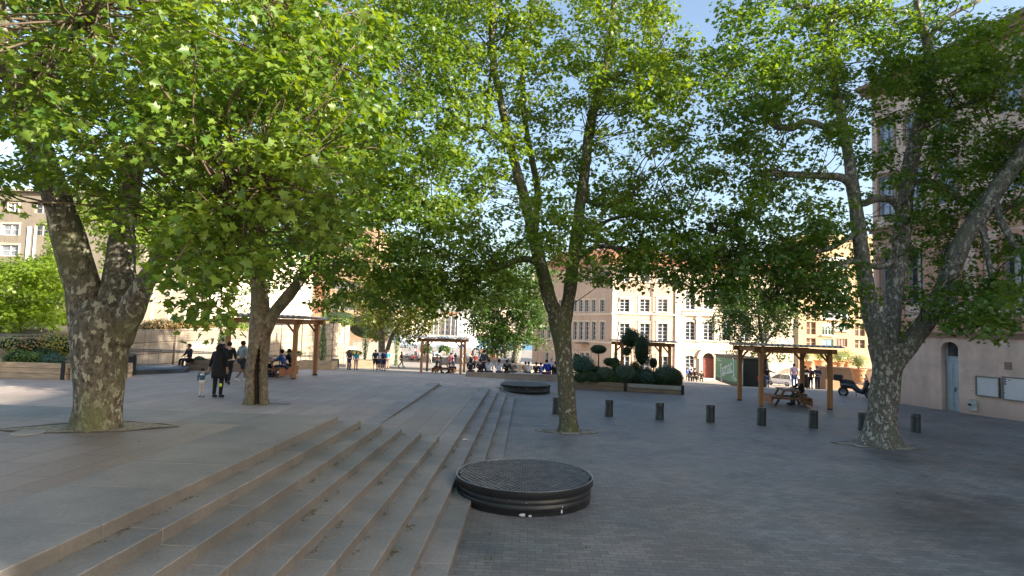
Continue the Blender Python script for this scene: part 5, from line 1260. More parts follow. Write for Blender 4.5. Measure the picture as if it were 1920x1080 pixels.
mb=MB(); mb.v=[]; mb.add([(-.036,7.2,.55),(-.036,3.2,.98),(-.036,3.2,1.04),(-.036,7.2,.63)],[(0,1,2,3)]); mb.build('underline',m_white,ks)
for (y,z,w_) in ((8.6,1.95,1.1),(8.3,1.83,1.6),(3.0,.55,1.5),(2.6,.42,1.5),(2.5,.32,1.0),(8.7,.25,1.0)):
    mb=MB(); mb.box(-.036,y-w_/2,z,-.0305,y+w_/2,z+.045); mb.build('small_print',m_white,ks)
# ---------------------------------------------------------------- terracotta pots on the stepped terrace at the right
t=thing('stepped_terrace','sunlit cream stone terrace in broad steps carrying the terracotta pots','terrace',(34,84,-4.4),0)
for k,(yy,zt) in enumerate(((84,1.25),(86.5,1.9),(89.5,2.6))):
    mb=MB(); mb.bev(0,yy-84,-.5,24-k*1.2,12,zt,.03); mb.build('stone_step',m_stonel if k%2 else m_trim,t)
t=thing('curved_wall','long brown curved wall in front of the terracotta pots','wall',(P(1548,715,68).x,68,-3.4),0)
mb=MB(); pts=[]
z0=P(1575,715,66).z+3.4; z1=P(1575,693,66).z+3.4
n=14; W_=8
outer=[(W_*i/n,1.4-2.2*math.sin(math.pi*(i/n)*.8)) for i in range(n+1)]; poly=outer+[(x,y+.9) for x,y in outer[::-1]]
mb.prism(poly,-.3,z1); mb.build('wall_body',M('brown_terrace_wall',(.20,.13,.085),.85,.15),t)
mb=MB(); poly=[(x,y-.08) for x,y in outer]+[(x,y+.98) for x,y in outer[::-1]]; mb.prism(poly,z1+.001,z1+.16); mb.build('coping',m_corn,t)
mb=MB(); o=None
t=thing('low_ramp_wall','low orange beige wall sloping down behind the scooter','wall',(P(1550,722,58).x,58,G(29,58)),math.radians(-8))
mb=MB(); mb.add([(0,0,-.5),(4.2,0,-.5),(4.2,.4,-.5),(0,.4,-.5),(0,0,1.15),(4.2,0,.55),(4.2,.4,.55),(0,.4,1.15)],[(0,3,2,1),(4,5,6,7),(0,1,5,4),(1,2,6,5),(2,3,7,6),(3,0,4,7)]); mb.build('wall_face',M('orange_beige_render',(.50,.30,.18),.85,.12),t)
def pot(px,yt,yb,w_,D,lab,first=None,fh=1.0):
    b=P(px,yb,D); h=P(px,yt,D).z-b.z; r=w_/2*D/F
    t=thing('terracotta_pot',lab,'plant pot',b,0,'giant terracotta pots with olive bushes')
    mb=MB(); mb.lathe([(r*.62,0),(r*.70,h*.3),(r*.86,h*.84),(r*.88,h*.86),(r,h*.87),(r,h*.985),(r*.93,h),(r*.86,h*.93),(r*.5,h*.92)],22); mb.build('pot_body',m_terra,t,True)
    mb=MB()
    for k in range(4): a=k*1.7; mb.tube([(0,0,h*.9),(.15*r*math.cos(a),.15*r*math.sin(a),h+.3*r),(.7*r*math.cos(a),.7*r*math.sin(a),h+1.2*r)],[.05,.04,.02],5)
    mb.build('stems',twigm,t,True)
    n=int(520*fh); d=NR.normal(size=(n,3)); d/=np.linalg.norm(d,axis=1,keepdims=True); p=d*(NR.rand(n,1)**.4)*np.array([1.25*r,1.25*r,.85*r])*fh+np.array([0,0,h+1.0*r])
    leaves('olive_foliage',p,d+np.array([0,0,.6]),NR.uniform(.12,.24,n)*1.0,g_olive,t,'q'); return t
for a in ((1473,674,691.5,19,88,'farthest left terracotta pot with olive bush on the terrace steps',None,.8),(1512,677,697,22,84.6,'large terracotta pot with olive bush right of centre between the right pergola posts',None,.9),(1537,675,694,22,88,'terracotta pot with olive bush half behind the front right pergola post'),
 (1557,684,693,20,80,'low wide terracotta bowl just right of the front right pergola post',None,.5),(1572,679,693,22,82,'third terracotta pot from the right above the curved brown wall',None,1.2),(1586,677,693,22,83,'terracotta pot above the right part of the curved wall',None,1.2),(1610,691,716,28,64,'biggest terracotta pot standing before the pink building corner',None,1.0)): pot(*a)
# ---------------------------------------------------------------- people
def skin(name,J,E_,Rr,sub=1):
    names=list(J); me=bpy.data.meshes.new(name); me.from_pydata([J[k] for k in names],[(names.index(a),names.index(b_)) for a,b_ in E_],[])
    o=bpy.data.objects.new(name,me); COL.objects.link(o); md=o.modifiers.new('s','SKIN'); md.use_smooth_shade=True
    for i,k in enumerate(names):
        r=Rr.get(k,.05); r=r if isinstance(r,tuple) else (r,r); me.skin_vertices[0].data[i].radius=r; me.skin_vertices[0].data[i].use_root=(i==0)
    if sub: sb=o.modifiers.new('u','SUBSURF'); sb.levels=sub; sb.render_levels=sub
    dg=bpy.context.evaluated_depsgraph_get(); m2=bpy.data.meshes.new_from_object(o.evaluated_get(dg)); bpy.data.objects.remove(o); m2.name=name
    for p in m2.polygons: p.use_smooth=True
    return m2
def pose(kind):
    J=dict(pel=(0,0,.93),sp=(0,.0,1.12),ch=(0,.0,1.34),nk=(0,0,1.47),hd=(0,.015,1.58),ht=(0,.01,1.68),
      shL=(-.17,0,1.41),elL=(-.23,-.03,1.14),wrL=(-.23,.05,.90),haL=(-.22,.08,.82),shR=(.17,0,1.41),elR=(.23,-.03,1.14),wrR=(.23,.05,.90),haR=(.22,.08,.82),
      hiL=(-.09,0,.88),knL=(-.10,.02,.49),anL=(-.10,-.02,.09),toL=(-.11,.14,.035),hiR=(.09,0,.88),knR=(.10,.02,.49),anR=(.10,-.02,.09),toR=(.11,.14,.035))
    if kind=='walk':
        J.update(knL=(-.09,.16,.50),anL=(-.09,.24,.10),toL=(-.09,.40,.06),knR=(.09,-.04,.49),anR=(.09,-.32,.15),toR=(.09,-.20,.04),wrL=(-.22,-.16,.93),haL=(-.22,-.19,.86),elL=(-.23,-.10,1.15),elR=(.23,.04,1.15),wrR=(.21,.20,.97),haR=(.20,.25,.91))
    if kind in('sit','table','lean'):
        dz=-.41
        for k in ('pel','sp','ch','nk','hd','ht','shL','elL','wrL','haL','shR','elR','wrR','haR','hiL','hiR'): x,y,z=J[k]; J[k]=(x,y,z+dz)
        J.update(knL=(-.14,.42,.50),anL=(-.13,.44,.09),toL=(-.14,.60,.035),knR=(.14,.42,.50),anR=(.13,.44,.09),toR=(.14,.60,.035))
        tl={'sit':.10,'lean':.30,'table':.22}[kind]
        for k in ('sp','ch','nk','hd','ht','shL','shR','elL','elR'):
            x,y,z=J[k]; J[k]=(x,y+tl*(z-.5)*(1.0),z-.12*tl*(z-.5))
        if kind=='table': J.update(elL=(-.26,.28,.80),wrL=(-.14,.48,.80),haL=(-.08,.54,.80),elR=(.26,.28,.80),wrR=(.14,.48,.80),haR=(.08,.54,.80))
        else: J.update(elL=(-.25,.10,.76),wrL=(-.15,.32,.64),haL=(-.12,.38,.62),elR=(.25,.10,.76),wrR=(.15,.32,.64),haR=(.12,.38,.62))
    if kind=='fold': J.update(elL=(-.25,.04,1.14),wrL=(-.06,.20,1.12),haL=(.02,.22,1.12),elR=(.25,.04,1.14),wrR=(.06,.20,1.16),haR=(-.02,.23,1.16))
    if kind=='reach': J.update(elL=(-.42,.10,1.30),wrL=(-.64,.18,1.28),haL=(-.72,.2,1.28),elR=(.34,-.10,1.20),wrR=(.16,.02,1.05),haR=(.12,.05,1.0))
    if kind=='lead': J.update(elL=(-.26,.02,1.12),wrL=(-.36,.10,.90),haL=(-.40,.12,.83))
    if kind=='child': J.update(elR=(.28,.0,1.36),wrR=(.42,.06,1.50),haR=(.47,.07,1.58))
    return J
LIMB=[('pel','sp'),('sp','ch'),('ch','nk'),('nk','hd'),('hd','ht'),('ch','shL'),('shL','elL'),('elL','wrL'),('wrL','haL'),('ch','shR'),('shR','elR'),('elR','wrR'),('wrR','haR'),('pel','hiL'),('hiL','knL'),('knL','anL'),('anL','toL'),('pel','hiR'),('hiR','knR'),('knR','anR'),('anR','toR')]
RB=dict(pel=(.14,.10),sp=(.12,.085),ch=(.14,.095),nk=.052,hd=(.078,.092),ht=(.062,.075),shL=.058,shR=.058,elL=.040,elR=.040,wrL=.028,wrR=.028,haL=(.036,.018),haR=(.036,.018),hiL=.085,hiR=.085,knL=.055,knR=.055,anL=.036,anR=.036,toL=.034,toR=.034)
def fingers(J,E_,R_):
    for s in 'LR':
        h=Vector(J['ha'+s]); w_=Vector(J['wr'+s]); d=(h-w_).normalized(); sd=d.cross(Vector((0,1,0)) if abs(d.y)<.8 else Vector((0,0,1))).normalized(); nn=sd.cross(d)
        for i,(o,l) in enumerate(((-.027,.060),(-.009,.072),(.009,.068),(.027,.052))):
            a=h+sd*o+d*.025; b_=a+d*l*.55+nn*.006; c=b_+d*l*.4+nn*.02
            for k,p,r in (('a',a,.0095),('b',b_,.009),('c',c,.007)): J[f'f{i}{k}{s}']=tuple(p); R_[f'f{i}{k}{s}']=r
            E_+= [('ha'+s,f'f{i}a{s}'),(f'f{i}a{s}',f'f{i}b{s}'),(f'f{i}b{s}',f'f{i}c{s}')]
        a=w_+(h-w_)*.35+sd*.04+nn*.012; b_=a+sd*.02+d*.035
        J['t1'+s]=tuple(a); J['t2'+s]=tuple(b_); R_['t1'+s]=.011; R_['t2'+s]=.009; E_+=[('wr'+s,'t1'+s),('t1'+s,'t2'+s)]
PM={}
def parts(kind,detail=False):
    key=(kind,detail)
    if key in PM: return PM[key]
    J=pose(kind); E_=list(LIMB); R_=dict(RB)
    J2=dict(J)
    if detail: fingers(J2,E_,R_)
    body=skin('body_'+kind,J2,E_,R_,1)
    hd=Vector(J['hd'])
    # face: nose, brow and ears are modelled on the head, hair is its own mesh
    import bmesh as BM
    bm=BM.new(); bm.from_mesh(body)
    def sph(c,r,sc): 
        g=BM.ops.create_icosphere(bm,subdivisions=1,radius=r); 
        for v in g['verts']: v.co=Vector((v.co.x*sc[0],v.co.y*sc[1],v.co.z*sc[2]))+c
    sph(hd+Vector((0,.095,-.005)),.018,(.7,1.1,1.3)); sph(hd+Vector((-.08,.0,0)),.02,(.5,.9,1.4)); sph(hd+Vector((.08,.0,0)),.02,(.5,.9,1.4))
    for s in(-1,1): sph(hd+Vector((s*.032,.082,.022)),.011,(1,.7,.8))
    sph(hd+Vector((0,.085,-.045)),.022,(1,.35,.35)); bm.to_mesh(body); bm.free()
    g=1.0
    T_={k:v for k,v in J.items() if k in('pel','sp','ch','shL','shR','elL','elR','nk')}
    for s in 'LR': e=Vector(J['el'+s]); w_=Vector(J['wr'+s]); T_['m'+s]=tuple(e+(w_-e)*.75)
    nk=Vector(J['nk']); ch=Vector(J['ch']); T_['nk']=tuple(ch+(nk-ch)*.62)
    topE=[('pel','sp'),('sp','ch'),('ch','nk'),('ch','shL'),('shL','elL'),('elL','mL'),('ch','shR'),('shR','elR'),('elR','mR')]
    topR=dict(pel=(.165,.125),sp=(.145,.11),ch=(.165,.12),nk=.07,shL=.078,shR=.078,elL=.056,elR=.056,mL=.046,mR=.046)
    top=skin('top_'+kind,T_,topE,topR)
    tee=skin('tee_'+kind,{k:v for k,v in T_.items() if k not in('mL','mR')},topE[:5]+[('ch','shR'),('shR','elR')],topR)
    L_={k:v for k,v in J.items() if k in('pel','hiL','hiR','knL','knR','anL','anR')}
    leg=skin('trousers_'+kind,L_,[('pel','hiL'),('hiL','knL'),('knL','anL'),('pel','hiR'),('hiR','knR'),('knR','anR')],dict(pel=(.158,.118),hiL=.104,hiR=.104,knL=.074,knR=.074,anL=.058,anR=.058))
    sho=skin('shorts_'+kind,{k:v for k,v in L_.items() if k not in('anL','anR')},[('pel','hiL'),('hiL','knL'),('pel','hiR'),('hiR','knR')],dict(pel=(.162,.122),hiL=.112,hiR=.112,knL=.092,knR=.092))
    mb=MB()
    for s in 'LR':
        a=Vector(J['an'+s]); b_=Vector(J['to'+s]); mb.tube([a+Vector((0,-.05,-.02)),a+(b_-a)*.3+Vector((0,0,-.005)),b_+Vector((0,.02,.01)),b_+Vector((0,.07,0))],[.04,.052,.045,.02],8)
    sh=mb.build('shoes_',m_black); shm=sh.data; bpy.data.objects.remove(sh)
    mb=MB(); h=hd+Vector((0,-.018,.035)); mb.ell(tuple(h),(.098,.112,.105),12,8); 
    for i,v in enumerate(mb.v):
        x,y,z=v
        if y-hd.y>.045 and z-hd.z<.055: mb.v[i]=(x*.8,hd.y+.04,max(z,hd.z+.02))
    hr=mb.build('hair_',m_black,smooth=True); hrm=hr.data; bpy.data.objects.remove(hr)
    mb=MB(); mb.ell(tuple(hd+Vector((0,-.05,-.06))),(.10,.085,.19),12,8); mb.ell(tuple(h),(.100,.112,.105),12,8)
    hl=mb.build('hair_',m_black,smooth=True); hlm=hl.data; bpy.data.objects.remove(hl)
    # long garment
    pz=J['pel'][2]; mb=MB()
    if kind in('sit','table','lean'): mb.tube([(0,-.02,pz+.05),(0,.2,.50),(0,.44,.44),(0,.50,.1)],[.19,.22,.22,.24],14)
    else: mb.lathe([(.16,pz+.12),(.19,pz-.05),(.22,.5),(.27,.12),(.25,.11)],18,(J['pel'][0],J['pel'][1],0),fn=lambda a,z:1+.05*math.sin(a*7)*(1-z))
    sk_=mb.build('skirt_',m_black,smooth=True); skm=sk_.data; bpy.data.objects.remove(sk_)
    PM[key]=dict(body=body,top=top,tee=tee,trousers=leg,shorts=sho,shoes=shm,hair=hrm,long_hair=hlm,skirt=skm,J=J); return PM[key]
SK=[M('light_skin',(.55,.33,.24),.6,.05),M('tan_skin',(.38,.21,.14),.6,.05),M('brown_skin',(.20,.11,.07),.6,.05)]
def cl(c):
    k='cloth_%d_%d_%d'%tuple(int(v*100) for v in c); return M(k,c,.9,.12,6,60,.15)
HAIRC={'dark':(.02,.014,.01),'brown':(.09,.05,.03),'grey':(.35,.33,.30),'blond':(.40,.28,.13),'none':None}
def person(label,x,y,z,rz,kind='stand',top=(.02,.02,.025),low=(.02,.02,.03),h=1.0,tee=False,legs='trousers',hair='dark',long=False,skin_=0,shoe=(.03,.03,.03),group=None,detail=False,flat=False):
    Pm=parts(kind,detail); t=thing('person',label,'person',(x,y,z),rz,group); t.scale=(h,h,h)
    def part(nm,me,mat):
        o=bpy.data.objects.new(nm,me); COL.objects.link(o); o.parent=t
        if not me.materials: me.materials.append(mat)
        o.material_slots[0].link='OBJECT'; o.material_slots[0].material=mat; return o
    part('body',Pm['body'],SK[skin_]); part('shirt',Pm['tee' if tee else 'top'],cl(top)); part(legs,Pm[legs],cl(low)); part('shoes',Pm['shoes'],cl(shoe))
    if HAIRC[hair]: part('hair',Pm['long_hair' if long else 'hair'],cl(HAIRC[hair]))
    return t
def at(px,py): return PG(px,py)
K=math.pi
def pp(label,px,py,rz,**k): q=at(px,py); return person(label,q.x,q.y,q.z,rz,**k)
blk=(.012,.012,.015); navy=(.02,.03,.07); wht=(.62,.62,.62)
# adult and child in front
q=at(407,747)
man=person('adult in black hooded coat walking away hand in hand with a small child',q.x,q.y,q.z,.05,kind='lead',top=blk,low=blk,h=1.06,detail=True)
mb=MB(); mb.lathe([(.20,.62),(.215,.75),(.205,.95),(.19,1.2),(.20,1.36),(.12,1.47),(.11,1.50)],20,fn=lambda a,z:1+.03*math.sin(a*5+z*6)); mb.ell((0,-.02,1.56),(.115,.125,.15),14,9); mb.build('coat',cl(blk),man,True)
mb=MB(); mb.ell((.14,-.13,.42),(.05,.03,.06),10,6); mb.build('yellow_patch',M('bright_yellow_patch',(.65,.75,.05),.6),man)
q2=at(377,746); ch_=person('small child in denim jacket and pale trousers beside the adult in black',q2.x,q2.y,q2.z,.2,kind='child',top=(.06,.10,.16),low=(.50,.44,.42),h=.57,detail=True,shoe=(.15,.18,.25))
mb=MB(); mb.lathe([(.17,.90),(.165,1.02)],14,cap=False); mb.lathe([(.10,1.40),(.16,1.38),(.15,1.30)],14,cap=False); mb.build('pale_collar_and_hem',M('mint_white_cloth',(.5,.6,.52),.9),ch_,True)
pp('person in black just right of the adult in the black coat',426,722,.3,kind='walk',top=blk,low=blk,h=1.0)
pp('walker in pale shirt and dark shorts beside the hollow trunk',452,716,-.5,kind='walk',top=(.25,.30,.33),low=(.03,.03,.04),legs='shorts',skin_=2,shoe=(.6,.6,.6))
q=Vector((-16.1,30.4,ga(30.4)+.35)); person('person in dark jacket sitting on the small planter box edge',-17.2,30.0,ga(30)+.08,2.6,kind='sit',top=(.02,.02,.02),low=blk,hair='dark',skin_=1)
person('person with dark cap standing by the clad wall behind the adult in black',-16.1,31,ga(31),K*.9,top=navy,low=blk,hair='dark')
# people at the left pergola table (table runs along y, benches at x +-.72)
tx,ty=-11.9,27.6; tz=ga(27.6)
person('person in bright blue polo shirt leaning on the picnic table under the left pergola',tx+.72,ty-.35,tz,K/2,kind='table',top=(.03,.08,.26),low=(.02,.03,.08),skin_=1)
person('person in black at the picnic table behind the one in blue polo',tx+.74,ty+.45,tz,K/2,kind='table',top=blk,low=blk,skin_=2)
person('person in lilac shirt on the far side of the left pergola picnic table',tx-.72,ty+.4,tz,-K/2,kind='table',top=(.32,.30,.42),low=navy,skin_=1)
# right pergola
tx,ty=12.25,28.3; tz=gc(28.3)
person('bald older person in black reading at the right pergola picnic table',tx+.72,ty+.1,tz,K/2,kind='table',top=blk,low=(.10,.10,.08),hair='none')
mb=MB(); mb.box(-.12,-.16,0,.12,.16,.012); o=mb.build('open_newspaper',m_white); o.location=(tx+.02,ty+.15,tz+.765); o.rotation_euler=(0,0,.3); tag(o,'white papers lying on the picnic table under the right pergola','papers')
q=at(1510,738); 
person('woman in dark long dress holding white papers between the right pergola posts',P(1510,737,45).x,45,G(21,45),K,kind='fold',top=blk,low=blk,legs='skirt',hair='dark',long=True,shoe=(.5,.5,.5))
mb=MB(); mb.box(-.16,-.02,0,.16,.02,.11); o=mb.build('white_papers',m_white); o.location=(P(1510,737,45).x,44.72,G(21,45)+1.1); tag(o,'white papers held by the woman in the dark dress','papers')
person('figure in dark red top just behind the woman in the dark dress',P(1520,735,47).x,47,G(22,47),K,top=(.16,.04,.03),low=blk)
person('man in dark suit and light blue shirt beside the woman in the dark dress',P(1532.5,738,46.5).x,46.5,G(22.5,46.5),K-.3,kind='fold',top=navy,low=navy,h=1.04)
o=None
q=P(1438,717,50); person('person in black top and jeans pointing left behind the right pergola',q.x,50,G(q.x,50),K,kind='reach',top=blk,low=(.05,.09,.20),long=True)
q=P(1424,722,49); person('child in red and pink crouched by the kiosk behind the right pergola',q.x,49,G(q.x,49),K,kind='sit',top=(.35,.03,.06),low=blk,h=.85)
q=P(1489,735,44); person('person in lilac shirt behind the back post of the right pergola',q.x,44,G(q.x,44),0,top=(.38,.30,.46),low=(.1,.12,.25),h=1.05)
# seated row on the long stone bench, backs to the camera, and neighbours
row=[(882,blk,blk,0,'in loose black top at the left end of the long stone bench',0,1),(900,(.015,.015,.02),blk,0,'in black with large build second along the long stone bench',1,0),(916,wht,navy,0,'in white shirt with dark bag strap on the long stone bench',0,0),
     (935,(.50,.52,.62),navy,1,'in pale lettered white T shirt on the long stone bench',0,0),(950,(.015,.02,.015),blk,0,'in black top beside the white T shirt on the long stone bench',2,0)]
by=SB.location.y
for px,tp,lw,tee,lb,hs,lg in row:
    q=P(px,694,by+.30); person('seated person '+lb,q.x,by+.30,bz-.46,RD.uniform(-.25,.25),kind='sit',top=tp,low=lw,tee=bool(tee),skin_=1 if hs!=2 else 2,long=bool(lg),h=1.0)
q=P(1027,697,by+.3); person('seated person in bright blue jacket near the right end of the long stone bench',q.x,by+.15,bz-.46,.4,kind='lean',top=(.01,.03,.28),low=(.08,.01,.05),h=1.08,hair='dark')
q=P(1041,697,by+.3); person('seated person in black next to the blue jacket half behind the middle plane tree',q.x,by+.25,bz-.46,-.3,kind='sit',top=blk,low=blk)
q=P(907,700,39); person('person in dark checked shirt standing beyond the long stone bench',q.x,39,G(q.x,39),0,top=(.05,.06,.07),low=navy,h=1.04)
for px,tp,lb,D in ((961,(.16,.12,.12),'in grey brown top at the left of the sunlit stone bench',42.7),(991,(.6,.6,.62),'in white T shirt on the sunlit stone bench',42.7),(1005,blk,'in black with pale cap on the sunlit stone bench',42.8),(1014,(.10,.20,.45),'in blue top bending on the sunlit stone bench',43.0),(985,(.5,.22,.05),'in orange top half hidden on the sunlit stone bench',43.3)):
    q=P(px,690,D); person('seated person '+lb,q.x,D,G(q.x,D)-.02,RD.uniform(-.4,.4),kind='sit',top=tp,low=navy,h=.98,group='people on the sunlit stone bench')
q=P(1034,690,41); person('grey haired person in white top standing behind the blue jacket',q.x,41,G(q.x,41),K,top=(.55,.55,.58),low=navy,hair='grey',h=.9)
for px,D,tp,lw,lb,lg in ((654,50,(.06,.04,.05),(.03,.05,.14),'woman in dark top and jeans with a brown handbag standing in the sun',1),(667,50,(.02,.20,.30),(.35,.22,.2),'person in turquoise jacket beside the woman with the brown handbag',1)):
    q=P(px-8,690,D); q.x=P(px-6 if px<660 else px-6,690,D).x; q.x=P(px,690,D).x; person(lb,q.x,D,G(q.x,D),RD.uniform(-.4,.4),top=tp,low=lw,long=bool(lg),hair='brown',h=.93 if px>660 else 1.0)
for px,D,tp,lw,lb,lg in ((703,50,(.03,.035,.06),blk,'walker in dark backpack and black shorts in the sun','shorts'),(719,50,(.10,.14,.34),navy,'walker in blue shirt with navy backpack and dark shorts','shorts'),(710,52,(.45,.48,.55),navy,'walker in pale grey shirt between two backpackers','shorts'),(726,55,(.05,.25,.38),(.3,.2,.15),'walker in teal top behind the blue backpack','trousers')):
    q=P(px,692,D); t=person(lb,q.x,D,G(q.x,D),RD.uniform(-.3,.3),kind='stand',top=tp,low=lw,legs=lg,tee=True,skin_=0,h=1.04,hair='brown')
    if 'backpack' in lb and D==50:
        mb=MB(); mb.ell((0,-.17,1.22),(.16,.11,.24),12,8); mb.build('backpack',cl((.015,.02,.04)),t,True)
q=P(752,686,64); person('person in dark brown coat bending forward left of the centre pergola',q.x,64,G(q.x,64),-1.2,kind='walk',top=(.06,.03,.03),low=(.2,.18,.16),h=1.0)
q=P(641,662,48); 
# centre pergola table
q=P(834,698,47.6); tx,ty=q.x,47.6; tz=G(tx,ty)
person('fair haired person in dark vest at the far centre picnic table',tx-.72,ty,tz,-K/2,kind='table',top=(.06,.08,.09),low=navy,hair='blond')
person('person in grey jacket at the right of the far centre picnic table',tx+.72,ty,tz,K/2,kind='table',top=(.14,.13,.17),low=navy,hair='dark')
person('person in pink standing behind the far centre picnic table',tx+.15,ty+2.4,G(tx,50),0,top=(.55,.25,.30),low=(.3,.3,.35))
# group at the red door
for px,D,kd,tp,lw,lb,hh in ((1289,70,'walk',(.05,.10,.40),blk,'child in bright blue shirt at the left of the group before the red door',.85),(1294,71,'stand',(.45,.50,.62),navy,'tall person in pale shirt with a blue sash before the red door',1.12),(1296.5,66,'sit',blk,blk,'dark clothed person sitting left before the red door',1.15),(1303,66,'sit',(.03,.015,.015),blk,'dark brown clothed person sitting in the middle before the red door',1.2),(1315,66,'sit',blk,blk,'dark clothed person sitting with bags right before the red door',1.0)):
    q=P(px,706,D); person(lb,q.x,D,G(q.x,D),K if kd!='sit' else RD.uniform(-.5,.5),kind=kd,top=tp,low=lw,h=hh)
# far crowd on the quay: individuals of one merged mesh each, too small to show parts
def merged(kind):
    Pm=parts(kind); vs=[];fs=[];mi=[]
    for i,k in enumerate(('body','tee','trousers','hair','shoes')):
        me=Pm[k]; o=len(vs); vs+=[tuple(v.co) for v in me.vertices]; fs+=[tuple(o+j for j in p.vertices) for p in me.polygons]; mi+=[i]*len(me.polygons)
    me=bpy.data.meshes.new('far_'+kind); me.from_pydata(vs,[],fs); 
    for i in range(5): me.materials.append(SK[0])
    me.polygons.foreach_set('material_index',mi); me.polygons.foreach_set('use_smooth',[True]*len(fs)); return me
FM={k:merged(k) for k in('stand','walk','sit')}
cols=[(.6,.6,.6),(.02,.02,.03),(.5,.1,.08),(.08,.12,.3),(.55,.45,.3),(.1,.3,.3),(.65,.3,.35),(.3,.3,.32),(.6,.55,.2)]
def far(px,D,kind,tp,lb,grp,rz=None,h=1.0):
    q=P(px,660,D); o=bpy.data.objects.new('person',FM[kind]); COL.objects.link(o); o.location=(q.x,D,G(q.x,D)); o.rotation_euler=(0,0,RD.uniform(0,6.28) if rz is None else rz); o.scale=(h,)*3
    for i,mt in enumerate((SK[RD.randint(0,2)],cl(tp),cl(RD.choice([navy,blk,(.3,.28,.25)])),cl(HAIRC['dark']),cl(blk))): o.material_slots[i].link='OBJECT'; o.material_slots[i].material=mt
    tag(o,lb,'person',grp)
for px,tp,lb in ((763,(.02,.15,.2),'person in teal sitting on the far low wall left of the centre pergola'),(773,(.6,.2,.3),'person in pink sitting on the far low wall'),(778,(.55,.12,.05),'person in red sitting on the far low wall beside the one in pink'),(786,(.6,.58,.55),'person in cream sitting on the far low wall at the centre pergola left post'),(812,(.05,.05,.06),'person in grey black seen through the centre pergola at left'),(820,(.3,.03,.04),'person in dark red seen through the centre pergola'),(826,blk,'person in black sitting seen through the middle of the centre pergola'),(843,(.3,.32,.4),'person in grey blue seen through the centre pergola at right')): far(px,99.6,'sit',tp,lb,'people on the far low wall',rz=RD.uniform(-.5,.5))
for px,D,tp,lb in ((854,96,blk,'slim person in black walking seen through the centre pergola'),(866,92,navy,'person in navy walking near the right post of the centre pergola'),(808,88,(.5,.45,.35),'person in beige walking seen at the left of the centre pergola'),(892,70,(.3,.03,.03),'person in red walking right of the centre pergola'),(884,66,blk,'person in black walking right behind the centre pergola')): far(px,D,'walk',tuple(v*.6 for v in tp),lb,'walkers down the plaza')
for i in range(46):
    px=RD.uniform(752,962); D=RD.uniform(118,190); far(px,D,RD.choice(['stand','walk']),RD.choice(cols),'distant tiny figure in the quayside crowd','crowd on the quay')
# ---------------------------------------------------------------- bins, small furniture
def bin_(label,c,r,h,mat):
    t=thing('litter_bin',label,'bin',c,0,'litter bins'); mb=MB(); mb.lathe([(r*.9,0),(r*.95,h*.06),(r*.95,h*.82),(r,h*.84),(r,h*.97),(r*.9,h),(r*.7,h*.98),(r*.68,h*.8)],24); mb.build('drum',mat,t,True)
    mb=MB()
    for k in range(16):
        a=k*2*math.pi/16; mb.box(-.012,-.012,h*.1,.012,.012,h*.8,T=Matrix.Translation((r*.96*math.cos(a),r*.96*math.sin(a),0)))
    mb.build('ribs',mat,t,fix=False); return t
q=PG(240,704); bin_('dark round litter bin right of the thickest trunk',(q.x,q.y,q.z),.28,.95,m_steel)
q=P(628,684,52); bin_('grey litter bin between the sunlit planters',(q.x,52,G(q.x,52)),.36,.85,m_cast)
q=PG(265,698); t=thing('round_plinth','flat dark round plinth on the ground beside the clad wall','plinth',(q.x-.6,q.y+.6,q.z)); mb=MB(); mb.lathe([(2.2,-.2),(2.2,.16),(2.15,.2),(.001,.2)],40,cap=False); mb.build('slab',m_steel,t,True)
mb=MB(); mb.lathe([(1.9,.201),(1.9,.215),(.001,.216)],40,cap=False); mb.build('grating',m_grate,t,True)
for i,(px,py,lb) in enumerate(((615,684,'left small white block between the sunlit planters'),(621,684,'right small white block between the sunlit planters'))):
    q=P(px,py,51); mb=MB(); mb.bev(-.12,-.12,0,.12,.12,.55,.02); o=mb.build('white_block',m_white); o.location=(q.x,51,G(q.x,51)); tag(o,lb,'block')
for px,py,lb in ((880,713,'small white scrap of litter left of the far vent seat'),(872,825,'white paper scrap lying on the lower steps')):
    q=PG(px,py) if py<800 else PZ(px,py,.392); mb=MB(); mb.add([(-.05,-.02,.0),(.03,-.035,.012),(.06,.02,.004),(-.02,.03,.014)],[(0,1,2,3)]); o=mb.build('paper_scrap',m_white); o.location=q+Vector((0,0,.005)); o.scale=(1.5,)*3; tag(o,lb,'litter')
# ---------------------------------------------------------------- vehicles
def wheel(mb_t,mb_r,c,r,w_,ax='x'):
    n=22; pf=[(r*.62,-w_/2),(r*.94,-w_/2),(r,-w_/4),(r,w_/4),(r*.94,w_/2),(r*.62,w_/2)]
    for m_,pf in ((mb_t,pf),(mb_r,[(.02,-w_*.35),(r*.2,-w_*.42),(r*.60,-w_*.3),(r*.64,-w_/2),(r*.64,w_/2),(r*.60,w_*.3),(r*.2,w_*.42),(.02,w_*.35)])):
        vs=[];fs=[]
        for q,u in pf:
            for k in range(n):
                a=2*math.pi*k/n
                vs.append((c[0]+u,c[1]+q*math.cos(a),c[2]+q*math.sin(a)) if ax=='x' else (c[0]+q*math.cos(a),c[1]+u,c[2]+q*math.sin(a)))
        for i in range(len(pf)-1):
            for k in range(n): j=(k+1)%n; fs.append((i*n+k,i*n+j,(i+1)*n+j,(i+1)*n+k))
        m_.add(vs,fs)
